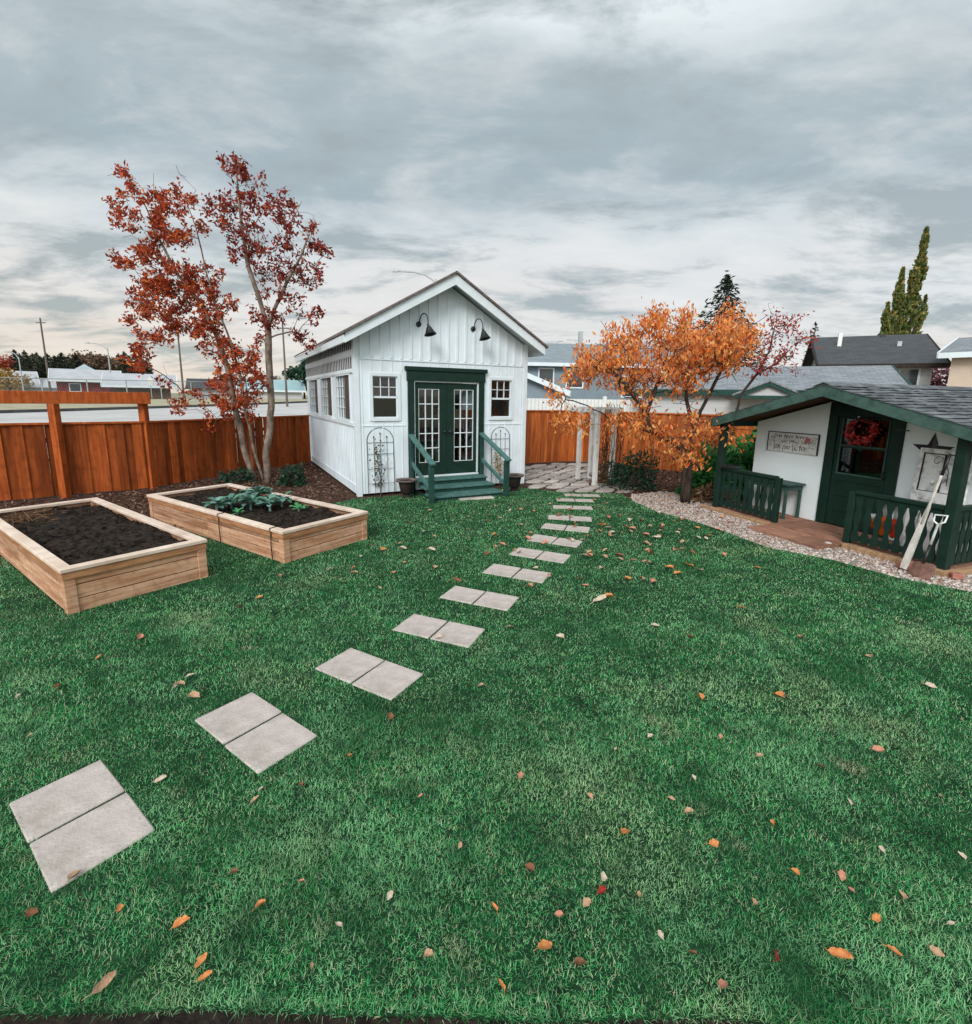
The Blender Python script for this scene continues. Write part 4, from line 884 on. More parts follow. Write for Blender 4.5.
# the lettering is too worn to read: stroke groups at the size of the painted words
b = MB(); rs = random.Random(5)
for (z, x0, x1, hgt_) in ((.105, -.34, .17, .07), (.02, -.18, .26, .05), (-.085, -.34, .34, .095)):
    x = x0
    while x < x1-.05:
        wl = rs.uniform(.10, .20); n_ = int(wl/.012); pts = []; ph_ = rs.uniform(0, 6)
        for k in range(n_):
            f = k/n_; amp = hgt_*(.28+.30*(math.sin(ph_+f*9)**8)+(.35 if k < 3 else 0)); pts.append((x+wl*f+.010*math.cos(k*1.9), -.0135, z+amp*math.sin(k*1.55+ph_)))
        if len(pts) > 3: b.tube(pts, .0052, 4)
        x += wl+.03
b.build('lettering', M['signink'], t)
b = MB()
for k in range(9): a = k*2.4; r_ = .012*k**.6; b.lathe([(.001, 0), (.022, .003), (.001, .006)], (0, 0, 0), 7, Matrix.Translation((.28+r_*math.cos(a), -.013, .07+r_*math.sin(a))) @ Matrix.Rotation(math.pi/2, 4, 'X'))
b.build('painted_rose', M['rose'], t)
b = MB()
for k in range(46): x = rs.choice((rs.uniform(-.45, -.30), rs.uniform(.36, .45), rs.uniform(-.45, .3))); z = rs.uniform(-.14, .12); b.lathe([(.001, 0), (rs.uniform(.008, .02), .002), (.001, .004)], (0, 0, 0), 6, Matrix.Translation((x, -.013, z)) @ Matrix.Rotation(math.pi/2, 4, 'X'))
b.build('painted_flowers', M['steelgrey'], t)
M['wreathleaf'] = leafmat('wreath_leaf', [(.45,.02,.02), (.60,.06,.06), (.30,.015,.02), (.70,.16,.16), (.62,.03,.03)], .25)
t = empty('wreath', PZ(1.90, WD-.05, 1.60), PYAW, 'round wreath of red and pink leaves on the green playhouse door', 'wreath')
b = MB(); b.tube([(.17*math.cos(a), 0, .17*math.sin(a)) for a in np.linspace(0, 6.283, 25)], .018, 6); b.build('ring', M['barkdark'], t)
n = 420; a = rng.uniform(0, 6.28, n); keep = rng.random(n) < (.25+.75*(np.sin(a) < .55))*(.45+.55*(np.sin(a*7+1) > -.2)); a = a[keep]; n = len(a); P = np.column_stack([np.cos(a)*.175, np.full(n, -.02), np.sin(a)*.175])+rng.normal(0, .028, (n, 3))
V, F = leafset(P, randdir(n, (0, -.5, 0)), .075, .035); npmesh('foliage', V, F, M['wreathleaf'], t)
b = MB(); pts = [(.25*(1 if k % 2 == 0 else .4)*math.sin(k*math.pi/5), 0, .25*(1 if k % 2 == 0 else .4)*math.cos(k*math.pi/5)) for k in range(10)]
b.add(pts+[(0, -.03, 0), (0, .004, 0)], [(k, (k+1) % 10, 10) for k in range(10)]+[((k+1) % 10, k, 11) for k in range(10)])
o = b.build('barn_star', M['black']); o.location = PZ(2.79, WD-.006, 1.385); o.rotation_euler = (0, 0, PYAW); tag(o, 'black five-pointed metal star behind the old window frame', 'star ornament')
# old window frame propped on the wall
t = empty('old_window_frame', PZ(2.98, WD-.145, DZ), PYAW, 'weathered white window frame leaning on the playhouse wall behind the railing', 'window frame'); t.rotation_euler = (R(-4), 0, PYAW)
b = MB(); b.box(-.29, -.24, -.02, .02, .45, 1.36); b.box(.24, .29, -.02, .02, .45, 1.36); b.box(-.24, .24, -.02, .02, 1.30, 1.36); b.box(-.24, .24, -.02, .02, .45, .80); b.box(-.24, .24, .012, .02, .80, 1.30); b.build('frame', M['framewhite'], t, .003)
b = MB(); b.box(-.006, .006, -.012, .011, .80, 1.30); b.box(-.24, .24, -.022, -.0205, .792, .80); b.box(-.24, -.234, -.014, .011, .80, 1.295); b.box(-.234, .24, -.014, .011, 1.288, 1.296); b.build('glazing_bar', M['signink'], t)
MB().box(-.28, .28, -.03, .03, .0, .45).build('lower_panel', M['framewhite'], t)
b = MB()
for z in (.52, .66, .60): b.tube([(-.33-.04*(z == .60), -.02, z+.1), (-.33-.04*(z == .60), -.02, z+.28)], .012, 6)
o = b.build('dark_bottles', M['black']); bpy.data.objects.remove(o)
t = empty('hinge_bracket', PZ(2.66, WD-.03, .66), PYAW, 'pair of small black handles hanging beside the old window frame', 'handles')
for dx in (0, .05): MB().tube([(dx, 0, -.1), (dx, -.012, -.06), (dx, -.012, .06), (dx, 0, .1)], .013, 6).build('handle', M['black'], t)
# table
t = empty('side_table', PZ(.72, WD-.24, DZ), PYAW, 'green slim table standing on the playhouse porch under the sign', 'table')
MB().box(-.40, .42, -.20, .20, .56, .59).build('table_top', M['mossygreen'], t, .004)
b = MB(); b.box(-.36, .38, -.17, -.15, .48, .558); b.box(.36, .38, -.15, .17, .48, .558); b.build('apron', M['mossygreen'], t)
for x in (-.36, .36):
    for y in (-.16, .16): MB().box(x-.02, x+.02, y-.02, y+.02, 0, .56).build('leg', M['mossygreen'], t)
b = MB(); b.box(-.14, .14, -.08, .08, 0, .012); b.box(-.14, .14, -.08, -.07, .012, .05); b.box(-.14, .14, .07, .08, .012, .05); b.box(-.14, -.13, -.07, .07, .012, .05); b.box(.13, .14, -.07, .07, .012, .05)
o = b.build('black_tray', M['black'], None, .004); o.location = PZ(.24, .24, .83-.10+.0); o.rotation_euler = (0, 0, PYAW+.2)
o.location = PZ(.24, .0, .824); tag(o, 'black shallow tray lying on the porch railing beneath the sign', 'tray')
# floats behind the railing
for (x, z0, h_, mm, lb) in ((2.622, .33, .0, 'orange', 'short stubby orange float hanging behind the porch railing'), (2.75, .26, 1, 'orange', 'tall orange float with white neck behind the porch railing'), (2.88, .26, 1, 'redorange', 'red-orange float with a long white neck behind the porch railing')):
    t = empty('fishing_float', PZ(x, .085, z0), PYAW, lb, 'float', 'floats hung inside the porch railing')
    if h_: MB().lathe([(.004, 0), (.03, .02), (.04, .08), (.04, .2), (.03, .25), (.02, .265)], n=14).build('body', M[mm], t, smooth=True); MB().lathe([(.021, .265), (.022, .32), (.03, .34), (.03, .44), (.01, .46)], n=12).build('neck', M['plasticwhite'], t, smooth=True)
    else: MB().lathe([(.012, 0), (.03, .05), (.042, .09), (.042, .14)], n=14).build('body', M[mm], t, smooth=True); MB().lathe([(.043, .14), (.045, .18), (.035, .20), (.01, .205)], n=12).build('cap', M['plasticwhite'], t, smooth=True)
t = empty('garden_stakes', PZ(3.06, .10, DZ), PYAW, 'two thin white stakes standing behind the porch railing', 'stakes')
for dx in (0, .05): MB().tube([(dx, .0, 0), (dx+.06, .02, .62)], .009, 6).build('stake', M['plasticwhite'], t)
# shepherd hook with lantern on the post
t = empty('hanging_hook', PZ(3.42, -.06, 1.18), PYAW, 'black scrolled hook on the porch post with a small ornament hanging', 'hook')
b = MB(); sp_ = [(-.30+.0*k, 0, 0) for k in range(0)]
sp_ = [(0, 0, -.12), (0, 0, .04), (-.03, 0, .14), (-.08, 0, .21), (-.125, 0, .215), (-.155, 0, .18), (-.15, 0, .135), (-.12, 0, .13), (-.105, 0, .16)]
b.tube(sp_, .0045, 6); b.tube([(-.0, 0, .0), (-.05, 0, .06), (-.09, 0, .04), (-.075, 0, .0), (-.05, 0, .02)], .003, 6); b.build('bracket', M['black'], t, smooth=True)
b = MB(); b.tube([(-.13, 0, .13), (-.135, 0, -.06)], .0015, 4); b.lathe([(.002, 0), (.02, -.02), (.03, -.04), (.015, -.07), (.003, -.08)], (-.135, 0, -.06), 10); b.build('ornament', M['steelgrey'], t)
# oar and shovel leaning on the porch corner
def along(p, q_, f): return Vector(p).lerp(Vector(q_), f)
o0 = Vector((5.06, 5.62, .04)); o1 = PZ(3.42, -.085, 1.44)
t = empty('wooden_oar', o0, 0, 'long weathered white oar leaning against the porch corner post', 'oar'); e1 = o1-o0
d = e1.normalized(); sdv = d.cross(Vector((.9, .33, 0))).normalized(); fw = sdv.cross(d)
b = MB(); poly = []
prof = [(0, .034), (.04, .038), (.22, .036), (.40, .026), (.56, .016)]
Lo = e1.length
poly = [d*(f*Lo)+sdv*w_ for f, w_ in prof]+[d*(f*Lo)-sdv*w_ for f, w_ in reversed(prof)]
b.ext(poly, fw*.014); b.build('blade', M['oarwood'], t)
MB().tube([d*(Lo*.40)+fw*.007, d*(Lo*.82)], [.015, .015], 8).build('shaft', M['oarwood'], t, smooth=True)
MB().tube([d*(Lo*.82), d*Lo], [.0165, .015], 8).build('grip', M['black'], t, smooth=True)
s0 = Vector((5.04, 5.38, .02)); s1 = PZ(3.45, -.10, .72)
t = empty('garden_shovel', s0, 0, 'short shovel with pale D-shaped grip and rusty blade leaning beside the oar', 'shovel'); e1 = s1-s0; d = e1.normalized(); Lo = e1.length
sdv = d.cross(Vector((.9, .33, 0))).normalized(); fw = sdv.cross(d)
MB().tube([d*(Lo*.52), d*(Lo*.86)], .014, 8).build('shaft', M['steelgrey'], t, smooth=True)
MB().tube([d*(Lo*.22), d*(Lo*.52)], .0165, 8).build('socket', M['black'], t, smooth=True)
b = MB(); b.tube([d*(Lo*.85), d*(Lo*.90)+sdv*.055, d*(Lo*1.0)+sdv*.06, d*(Lo*1.0)-sdv*.06, d*(Lo*.90)-sdv*.055, d*(Lo*.85)], .011, 8); b.build('grip', M['plasticwhite'], t, smooth=True)
vs = []; 
for i, (f, w_, bow) in enumerate(((.24, .10, .02), (.22, .115, .03), (.1, .115, .03), (.0, .10, .02))):
    for k in range(5): s_ = (k-2)/2; vs.append(d*(f*Lo)+sdv*(w_*s_)+fw*(bow*(s_*s_)))
b = MB(); b.add(vs, [(i*5+k, i*5+k+1, (i+1)*5+k+1, (i+1)*5+k) for i in range(3) for k in range(4)]); o = b.build('blade', M['rust'], t); md = o.modifiers.new('solid', 'SOLIDIFY'); md.thickness = .004
# stones and bricks near the shovel
M['brick'] = mat('pinkish_brick', (.38,.16,.12), (.26,.10,.08), .85, 12, bump=.3, island=.2)
for k, (x, y, a, lb) in enumerate(((5.36, 5.62, .4, 'pinkish brick lying behind the shovel blade'), (5.50, 5.42, 1.1, 'pinkish brick by the porch corner post, beside the gravel'), (5.18, 5.70, -.2, 'pinkish brick under the oar blade'))):
    b = MB(); b.box(-.10, .10, -.05, .05, 0, .06); o = b.build('brick', M['brick'], None, .006); o.location = (x, y, .012); o.rotation_euler = (R(4*k-4), R(3), a); tag(o, lb, 'brick', 'bricks by the porch corner')
# rounded pale stone beside the doorstep
b = MB(); b.lathe([(.001, 0), (.045, .008), (.06, .035), (.04, .06), (.001, .07)], n=9); o = b.build('round_stone', M['paver'], None, smooth=True); o.location = PZ(2.28, -.22, .0); tag(o, 'pale rounded stone on the gravel by the playhouse doorstep', 'stone')
# ------------------------------------------------------------------ arbour with dead vine
ar = empty('garden_arbour', (2.66, 11.35, 0), R(28), 'white timber garden arch draped with dead brown vines on the patio', 'garden arch')
for (x, y) in ((-.22, -.12), (.22, -.18), (-.02, .75), (.32, .7)): MB().box(x-.045, x+.045, y-.045, y+.045, 0, 1.72).build('post', M['oldwhite'], ar, .004)
for x in (-.2, .25): MB().bar((x, -.3, 1.74), (x, .95, 1.74), .04, .08).build('top_beam', M['oldwhite'], ar)
b = MB()
for k in range(6): y = -.2+k*.2; b.bar((-.4, y, 1.8), (.45, y, 1.8), .03, .04)
b.build('slats', M['oldwhite'], ar)
b = MB()
for k in range(26):
    p = Vector((random.uniform(.1, .42), random.uniform(-.25, .1), random.uniform(0, .4))); pts = [p]
    for j in range(5): p = p+Vector((random.uniform(-.10, .10), random.uniform(-.06, .06), random.uniform(.2, .42))); p.z = min(p.z, 1.9); pts.append(p)
    b.tube(pts, .007, 4)
b.build('dead_vine', M['barkdark'], ar)
M['deadleaf'] = leafmat('dead_leaf', [(.13,.07,.04), (.22,.12,.06), (.08,.04,.03), (.30,.20,.12)], .2)
P = np.column_stack([rng.normal(.25, .14, 500), rng.normal(0, .14, 500), np.abs(rng.normal(0, .5, 500))]); P[:, 2] = np.clip(P[:, 2], .02, 1.8)
V, F = leafset(P, randdir(500, (0,0,-.5)), .07, .04); npmesh('foliage', V, F, M['deadleaf'], ar)
# ------------------------------------------------------------------ shrubs
def shrub(name, loc_, rx, ry, rz_, n, ln, wd, lm, label, cat='shrub', stems=7, shell=.55, group=None):
    t = empty(name, loc_, 0, label, cat, group)
    d = randdir(n); d /= np.linalg.norm(d, axis=1, keepdims=True); d[:, 2] = np.abs(d[:, 2])*1.0-.15
    rad = (shell+(1-shell)*rng.random(n)**.5); bump = 1+.28*np.sin(d[:, 0]*5+rx*9)*np.cos(d[:, 1]*6+1)+.18*np.sin(d[:, 2]*9+d[:, 0]*4)
    P = d*(rad*bump)[:, None]*np.array([rx, ry, rz_]); P[:, 2] += .12*rz_; P[:, 2] = np.maximum(P[:, 2], .02)
    V, F = leafset(P, d+rng.normal(0, .55, (n, 3)), rng.uniform(.7, 1.3, n)*ln, rng.uniform(.7, 1.3, n)*wd); npmesh('foliage', V, F, lm, t)
    b = MB()
    for k in range(stems): a = random.uniform(0, 6.28); b.tube([(0, 0, 0), (rx*.3*math.cos(a), ry*.3*math.sin(a), rz_*.4), (rx*.7*math.cos(a), ry*.7*math.sin(a), rz_*.8)], [.02, .013, .006], 5)
    b.build('stem', M['barkdark'], t); return t
M['darkshrub'] = leafmat('dark_shrub_leaf', [(.018,.045,.026), (.03,.075,.04), (.045,.10,.06), (.022,.055,.036), (.07,.09,.07)], .2)
M['brightshrub'] = leafmat('bright_shrub_leaf', [(.03,.15,.04), (.045,.22,.06), (.025,.11,.035), (.07,.27,.085), (.10,.24,.06)], .3)
M['cabbage'] = leafmat('cabbage_leaf', [(.16,.30,.25), (.10,.21,.17), (.24,.40,.35), (.08,.19,.13), (.13,.31,.20)], .2)
M['lettuce'] = leafmat('lettuce_leaf', [(.09,.34,.13), (.06,.26,.10), (.14,.40,.18)], .3)
M['purpleshrub'] = leafmat('purple_leaf', [(.14,.05,.075), (.22,.10,.12), (.10,.035,.055), (.30,.17,.18)], .25)
M['conifer'] = leafmat('conifer_needles', [(.012,.022,.016), (.020,.034,.022), (.030,.045,.030), (.04,.035,.025)], .1)
M['coniferfar'] = leafmat('far_conifer_needles', [(.022,.034,.024), (.036,.048,.032), (.05,.055,.036), (.07,.055,.036)], .1)
M['browntree'] = leafmat('bare_brown_twigs', [(.14,.09,.065), (.20,.13,.09), (.10,.07,.05), (.24,.15,.09)], .1)
M['poplar'] = leafmat('poplar_leaf', [(.10,.15,.05), (.15,.20,.06), (.07,.11,.04), (.22,.22,.07), (.40,.26,.08)], .3)
shrub('dark_shrub', (3.35, 10.95, 0), .62, .5, .78, 1700, .085, .04, M['darkshrub'], 'dark green rounded shrub by the flagstones under the orange tree')
shrub('bright_shrub', (4.75, 10.3, 0), .55, .5, .95, 1500, .13, .09, M['brightshrub'], 'bright green broad-leaved shrub beside the orange tree trunk')
shrub('bright_shrub', (5.7, 10.2, 0), .75, .6, 1.35, 2300, .12, .085, M['brightshrub'], 'tall bright green shrub seen past the porch post')
o_ = G(300, 478); shrub('low_shrub', (-4.35, 10.75, 0), .30, .28, .42, 420, .10, .055, M['darkshrub'], 'small green plant in the mulch beside the slender rowan')
shrub('low_shrub', (-5.75, 11.0, 0), .45, .3, .30, 420, .08, .045, M['darkshrub'], 'low dark ground plant at the foot of the leaning rowan')
shrub('dead_fern', (4.55, 9.6, 0), .42, .35, .34, 500, .13, .03, M['deadleaf'], 'clump of brown dead fern at the end of the porch railing')
shrub('dead_fern', (2.95, 11.5, 0), .5, .4, .30, 500, .11, .03, M['deadleaf'], 'clump of dry brown leaves at the foot of the garden arch')
# cabbages in the second bed
def cabbage(bx, by, size, n, lm, label, stalk=.1):
    p = p2+Vector((*(ux2*bx+uy2*(by+.38)), 0)); t = empty('cabbage_plant', (p.x, p.y, .34), 0, label, 'vegetable', 'vegetables in the raised bed')
    vs = []; b = MB()
    for k in range(n):
        a = k*2.4+random.uniform(-.3, .3); el_ = random.uniform(.1, 1.1); L_ = size*random.uniform(.7, 1.1); w_ = L_*.5
        c = Vector((math.cos(a), math.sin(a), 0)); s_ = Vector((-math.sin(a), math.cos(a), 0)); base = Vector((0, 0, stalk*random.uniform(.5, 1)))
        rows = []
        for f, wf in ((0, .12), (.3, .55), (.6, 1.0), (.85, .8), (1.0, .25)):
            e_ = el_*(1-.8*f); q_ = base+c*(L_*f*math.cos(e_))+Vector((0, 0, L_*(f*math.sin(el_)-.35*f*f)))
            rows.append([q_-s_*(w_*wf/2)+Vector((0, 0, .14*w_*wf+random.uniform(-.01, .01))), q_, q_+s_*(w_*wf/2)+Vector((0, 0, .14*w_*wf+random.uniform(-.01, .01)))])
        b.add([v for r_ in rows for v in r_], [(i*3+j, i*3+j+1, (i+1)*3+j+1, (i+1)*3+j) for i in range(4) for j in range(2)])
    b.build('leaf_rosette', lm, t, smooth=True, recalc=False)
    MB().tube([(0, 0, -.06), (0, 0, stalk)], [.02, .014], 6).build('stalk', M['cabbage'], t)
for args in ((.20, 1.50, .20, 20, M['cabbage'], 'drooping blue-green kale hanging over the bed edge by the drip hose', .14), (.48, 1.62, .20, 20, M['cabbage'], 'blue-green kale in the bed, second plant from the hose', .12), (.30, 1.15, .10, 9, M['lettuce'], 'small bright green lettuce near the bed rim', .02),
             (.58, 1.28, .19, 22, M['cabbage'], 'leafy grey-green cabbage behind the small lettuce', .14), (.80, 1.45, .24, 26, M['cabbage'], 'largest grey-green cabbage, under the rowan stems', .2), (.72, 1.02, .18, 20, M['cabbage'], 'grey-green cabbage with pale stalk in the middle of the bed', .12),
             (.98, 1.12, .18, 18, M['cabbage'], 'grey-green cabbage close to the mulch-side rim of the bed', .12), (.92, .62, .14, 9, M['lettuce'], 'lone small green seedling toward the shed end of the bed', .04)):
    cabbage(*args)
# dry debris at the far corner of bed 1
p = p1+Vector((*(ux1*.30+uy1*2.95), 0)); n = 260; P = np.column_stack([rng.normal(0, .16, n), rng.normal(0, .2, n), rng.uniform(0, .06, n)]); V, F = leafset(P, randdir(n, (0,0,0))*np.array([1,1,.3]), .16, .010)
o = npmesh('dry_stalks', V, F, M['deadleaf']); o.location = (p.x, p.y, .36); tag(o, 'heap of dry stalks on the soil at the fence end of the bare bed', 'plant debris', kind='stuff')
# ------------------------------------------------------------------ conifers, poplar etc.
def conifer(name, p, h, rad, lm, label, group=None, n=1500, lf=.05):
    t = empty(name, p, 0, label, 'tree', group)
    b = MB(); b.tube([(0, 0, -.3), (0, 0, h*.5), (0, 0, h*.99)], [h*.016, h*.010, h*.002], 6); b.build('trunk', M['barkdark'], t)
    nb = max(24, int(n/26)); Cs = []; Ds = []
    zs = np.linspace(.08, .99, nb)
    for i, zf in enumerate(zs):
        a = i*2.39996+random.uniform(-.3, .3); L_ = rad*(1-zf)**.85*random.uniform(.7, 1.15)+.03*h*.2; k = max(4, int(34*(1-zf)))
        f = rng.uniform(.1, 1, k); r_ = L_*f; z = h*zf-.18*r_+.10*r_*f
        side = rng.normal(0, .14, k)*L_*(1.1-f*.6)
        Cs.append(np.column_stack([r_*math.cos(a)-side*math.sin(a), r_*math.sin(a)+side*math.cos(a), z+rng.normal(0, .012*h, k)])); dd = np.array([math.cos(a), math.sin(a), -.25]); Ds.append(np.tile(dd, (k, 1))+rng.normal(0, .4, (k, 3)))
    C = np.vstack(Cs); V, F = leafset(C, np.vstack(Ds), h*lf, h*lf*.3); npmesh('crown', V, F, lm, t); return t
cpos = lambda x, y, Y: (lambda v: Vector((v.x, v.y, hgt(v.x, v.y)-.1)))(D(x, y, Y))
pz_ = D(728, 275, 26); conifer('spruce_tree', Vector((pz_.x, pz_.y, .2)), pz_.z-.2, 4.0, M['conifer'], 'dark spruce rising behind the orange tree', n=13000, lf=.036)
pz_ = D(816, 322, 40); conifer('spruce_tree', Vector((pz_.x, pz_.y, .8)), pz_.z-.8, 1.7, M['conifer'], 'small distant spruce tip just over the dark house roof', n=1200)
# columnar poplar: three spires
pz_ = D(896, 336, 42); tp = D(916, 228, 42)
t = empty('poplar_tree', Vector((pz_.x, pz_.y, .8)), 0, 'tall narrow green and gold poplar behind the dark roof', 'tree')
hh = tp.z-.8; Cs = []; Ds = []
trk = MB()
for (dx, hf, rad, n) in ((.9, 1.0, .85, 3000), (-.25, .80, .75, 1700), (-.9, .62, .7, 1000), (1.6, .66, .5, 700)):
    H = hh*hf; zf = rng.uniform(.2, 1, n); prof = np.sin(np.clip((1-zf)*2.1, 0, 1.57))**.8*(1+.35*np.sin(zf*31+hf*9)); r_ = rad*prof*np.sqrt(rng.random(n)); a = rng.uniform(0, 6.28, n)
    lx = dx*np.clip(zf*1.4, .3, 1.2)
    Cs.append(np.column_stack([lx+r_*np.cos(a)*(1+.25*np.sin(zf*22+dx)), r_*np.sin(a), H*zf])); Ds.append(np.column_stack([np.cos(a)*.4, np.sin(a)*.4, np.full(n, 1.0)])+rng.normal(0, .45, (n, 3)))
    trk.tube([(dx*.2, 0, -.5), (dx*.5, 0, H*.35), (dx, 0, H*.9)], [.25, .14, .03], 6)
trk.build('trunk', M['barkdark'], t); C = np.vstack(Cs); V, F = leafset(C, np.vstack(Ds), .42, .22); npmesh('crown', V, F, M['poplar'], t)
# round-headed background trees
def roundtree(name, p, h, rx, lm, label, n=900, ln=.5, group=None):
    t = empty(name, p, 0, label, 'tree', group)
    cl = [(random.gauss(0, rx*.45), random.gauss(0, rx*.45), h*random.uniform(.38, .92)) for _ in range(16)]
    b = MB(); b.tube([(0, 0, -.3), (0, 0, h*.35), (.1, 0, h*.6)], [h*.03, h*.02, h*.01], 6)
    for c in cl[:9]: b.tube([(0, 0, h*.3), (c[0]*.5, c[1]*.5, h*.3+(c[2]-h*.3)*.6), c], [h*.012, h*.007, h*.003], 5)
    b.build('trunk', M['barkdark'], t); C = np.array([cl[i] for i in rng.integers(0, len(cl), n)])+rng.normal(0, rx*.2, (n, 3))
    V, F = leafset(C, randdir(n), ln, ln*.5); npmesh('crown', V, F, lm, t); return t
pz_ = D(925, 372, 26); roundtree('plum_tree', Vector((pz_.x, pz_.y, .4)), 4.6, 1.3, M['purpleshrub'], 'purple-leaved tree between the dark-roofed and the beige house', 1100, .28)
M['crimson'] = leafmat('crimson_leaf', [(.20,.02,.03), (.30,.03,.04), (.14,.015,.025)], .3)
shrub('crimson_vine', (1.72, 13.2, 1.55), .25, .25, .75, 260, .10, .07, M['crimson'], 'strip of crimson leaves beside the shed eave', 'climber', 4) if False else None
cg = 'distant trees beyond the houses'
proto = {}
for i, (x, h, Y, kd) in enumerate([(14, 350, 74, 0), (24, 351, 78, 0), (32, 354, 80, 0), (40, 357, 82, 0), (47, 354, 86, 0), (54, 356, 84, 0), (61, 353, 88, 0), (68, 356, 85, 0), (75, 354, 90, 0), (6, 360, 80, 0), (82, 354, 92, 1), (90, 352, 95, 1), (98, 352, 95, 1), (106, 353, 96, 1), (114, 356, 95, 1), (124, 352, 92, 0), (134, 353, 92, 0), (146, 360, 95, 0), (310, 362, 60, 2), (303, 368, 64, 2), (225, 372, 95, 1), (-14, 356, 80, 0), (19, 354, 90, 0), (28, 356, 92, 0), (36, 353, 95, 0), (44, 357, 92, 0), (51, 358, 94, 0), (58, 356, 96, 0), (65, 357, 94, 0), (72, 359, 96, 0), (79, 357, 98, 0), (87, 358, 99, 0), (10, 357, 92, 0), (118, 354, 98, 0), (129, 356, 97, 0), (140, 355, 99, 0), (-30, 352, 78, 0), (256, 376, 90, 0), (271, 374, 95, 1)]):
    tp = D(x, h, Y); g0 = hgt(tp.x, tp.y); H = tp.z-g0
    lb = ['dark evergreen in the far line of trees behind the distant houses', 'bare brown deciduous tree in the far line of trees', 'dark leafy tree beyond the street next to the shed eave'][kd]
    if kd not in proto:
        proto[kd] = (conifer('evergreen_tree', (tp.x, tp.y, g0), H, H*.42, M['coniferfar'], lb, cg, 3000, lf=.085) if kd == 0 else roundtree('deciduous_tree', Vector((tp.x, tp.y, g0)), H, H*.34, M['browntree'] if kd == 1 else M['darkshrub'], lb, 1300, .6, cg), H)
    else:
        c = copy_tree(proto[kd][0]); c.location = (tp.x, tp.y, g0); s_ = H/proto[kd][1]; c.scale = (s_*random.uniform(.9, 1.3),)*2+(s_,); c.rotation_euler = (0, 0, random.uniform(0, 6))
M['yellowbush'] = leafmat('yellow_bush_leaf', [(.40,.24,.05), (.30,.16,.04), (.46,.30,.09), (.18,.12,.03)], .2)
M['redbush'] = leafmat('red_bush_leaf', [(.40,.06,.03), (.30,.04,.03), (.45,.12,.05)], .2)
v = cpos(9, 385, 55); roundtree('autumn_bush', v, 3.1, 1.6, M['yellowbush'], 'golden autumn bush in front of the far pale-roofed house', 700, .35)
v = cpos(1, 385, 66); roundtree('autumn_bush', v, 5.0, 1.8, M['redbush'], 'red autumn tree at the far end of the street houses', 700, .4)
# ------------------------------------------------------------------ houses
def house(name, label, c, yaw, Lx, Wy, wh, rh, wm, rm, windows=(), ov=.35, gable_trim=None, chim=None, hip=(0, 0)):
    """gable house: ridge along local x, front face at y=-Wy/2"""
    t = empty(name, c, yaw, label, 'house')
    b = MB(); x0, x1, y0, y1 = -Lx/2, Lx/2, -Wy/2, Wy/2
    b.box(x0, x1, y0, y1, -1, wh)
    if not hip[0]: b.ext([(x0, y0, wh), (x0, y1, wh), (x0, 0, wh+rh*.97)], (.15, 0, 0))
    if not hip[1]: b.ext([(x1-.15, y0, wh), (x1-.15, y1, wh), (x1-.15, 0, wh+rh*.97)], (.15, 0, 0))
    b.build('wall', wm, t)
    sl = rh/(Wy/2); rx0, rx1 = x0-ov, x1+ov; ze = wh-sl*ov+.04
    vs = [(rx0, y0-ov, ze), (rx1, y0-ov, ze), (rx1-hip[1], 0, wh+rh+.04), (rx0+hip[0], 0, wh+rh+.04), (rx0, y1+ov, ze), (rx1, y1+ov, ze)]
    fs = [(0, 1, 2, 3), (4, 3, 2, 5)]+([(0, 3, 4)] if hip[0] else [])+([(1, 5, 2)] if hip[1] else [])
    b = MB(); b.add(vs, fs); o = b.build('roof', rm, t, recalc=False); uvroof(o, (1, 0, 0), (0, .8, .5)); md = o.modifiers.new('solid', 'SOLIDIFY'); md.thickness = .12; md.offset = -1
    if gable_trim:
        b = MB(); b.bar((rx0, y0-ov, ze-.10), (rx1, y0-ov, ze-.10), .05, .20)
        for xx, hp in ((rx0-.02, hip[0]), (rx1+.02, hip[1])):
            if not hp: b.bar((xx, y0-ov, ze-.08), (xx, 0, wh+rh-.06), .05, .22); b.bar((xx, y1+ov, ze-.08), (xx, 0, wh+rh-.06), .05, .22)
        b.build('fascia', gable_trim, t)
    for (wx, wz, ww, wh_) in windows:
        b = MB(); f = .08; yy = y0-.04
        b.box(wx-ww/2-f, wx+ww/2+f, yy, y0-.002, wz-f, wz); b.box(wx-ww/2-f, wx+ww/2+f, yy, y0-.002, wz+wh_, wz+wh_+f); b.box(wx-ww/2-f, wx-ww/2, yy, y0-.002, wz, wz+wh_); b.box(wx+ww/2, wx+ww/2+f, yy, y0-.002, wz, wz+wh_)
        wo = b.build('window', M['white_trim'], t); MB().box(wx-ww/2, wx+ww/2, yy+.01, y0-.004, wz, wz+wh_).build('pane', M['darkpane'], wo)
    if chim:
        for (cx, cy, cw, ch_, cm) in chim: zz = wh+rh*(1-abs(cy)/(Wy/2)); MB().box(cx-cw/2, cx+cw/2, cy-cw/2, cy+cw/2, zz-.3, zz+ch_).build('chimney', cm, t)
    return t
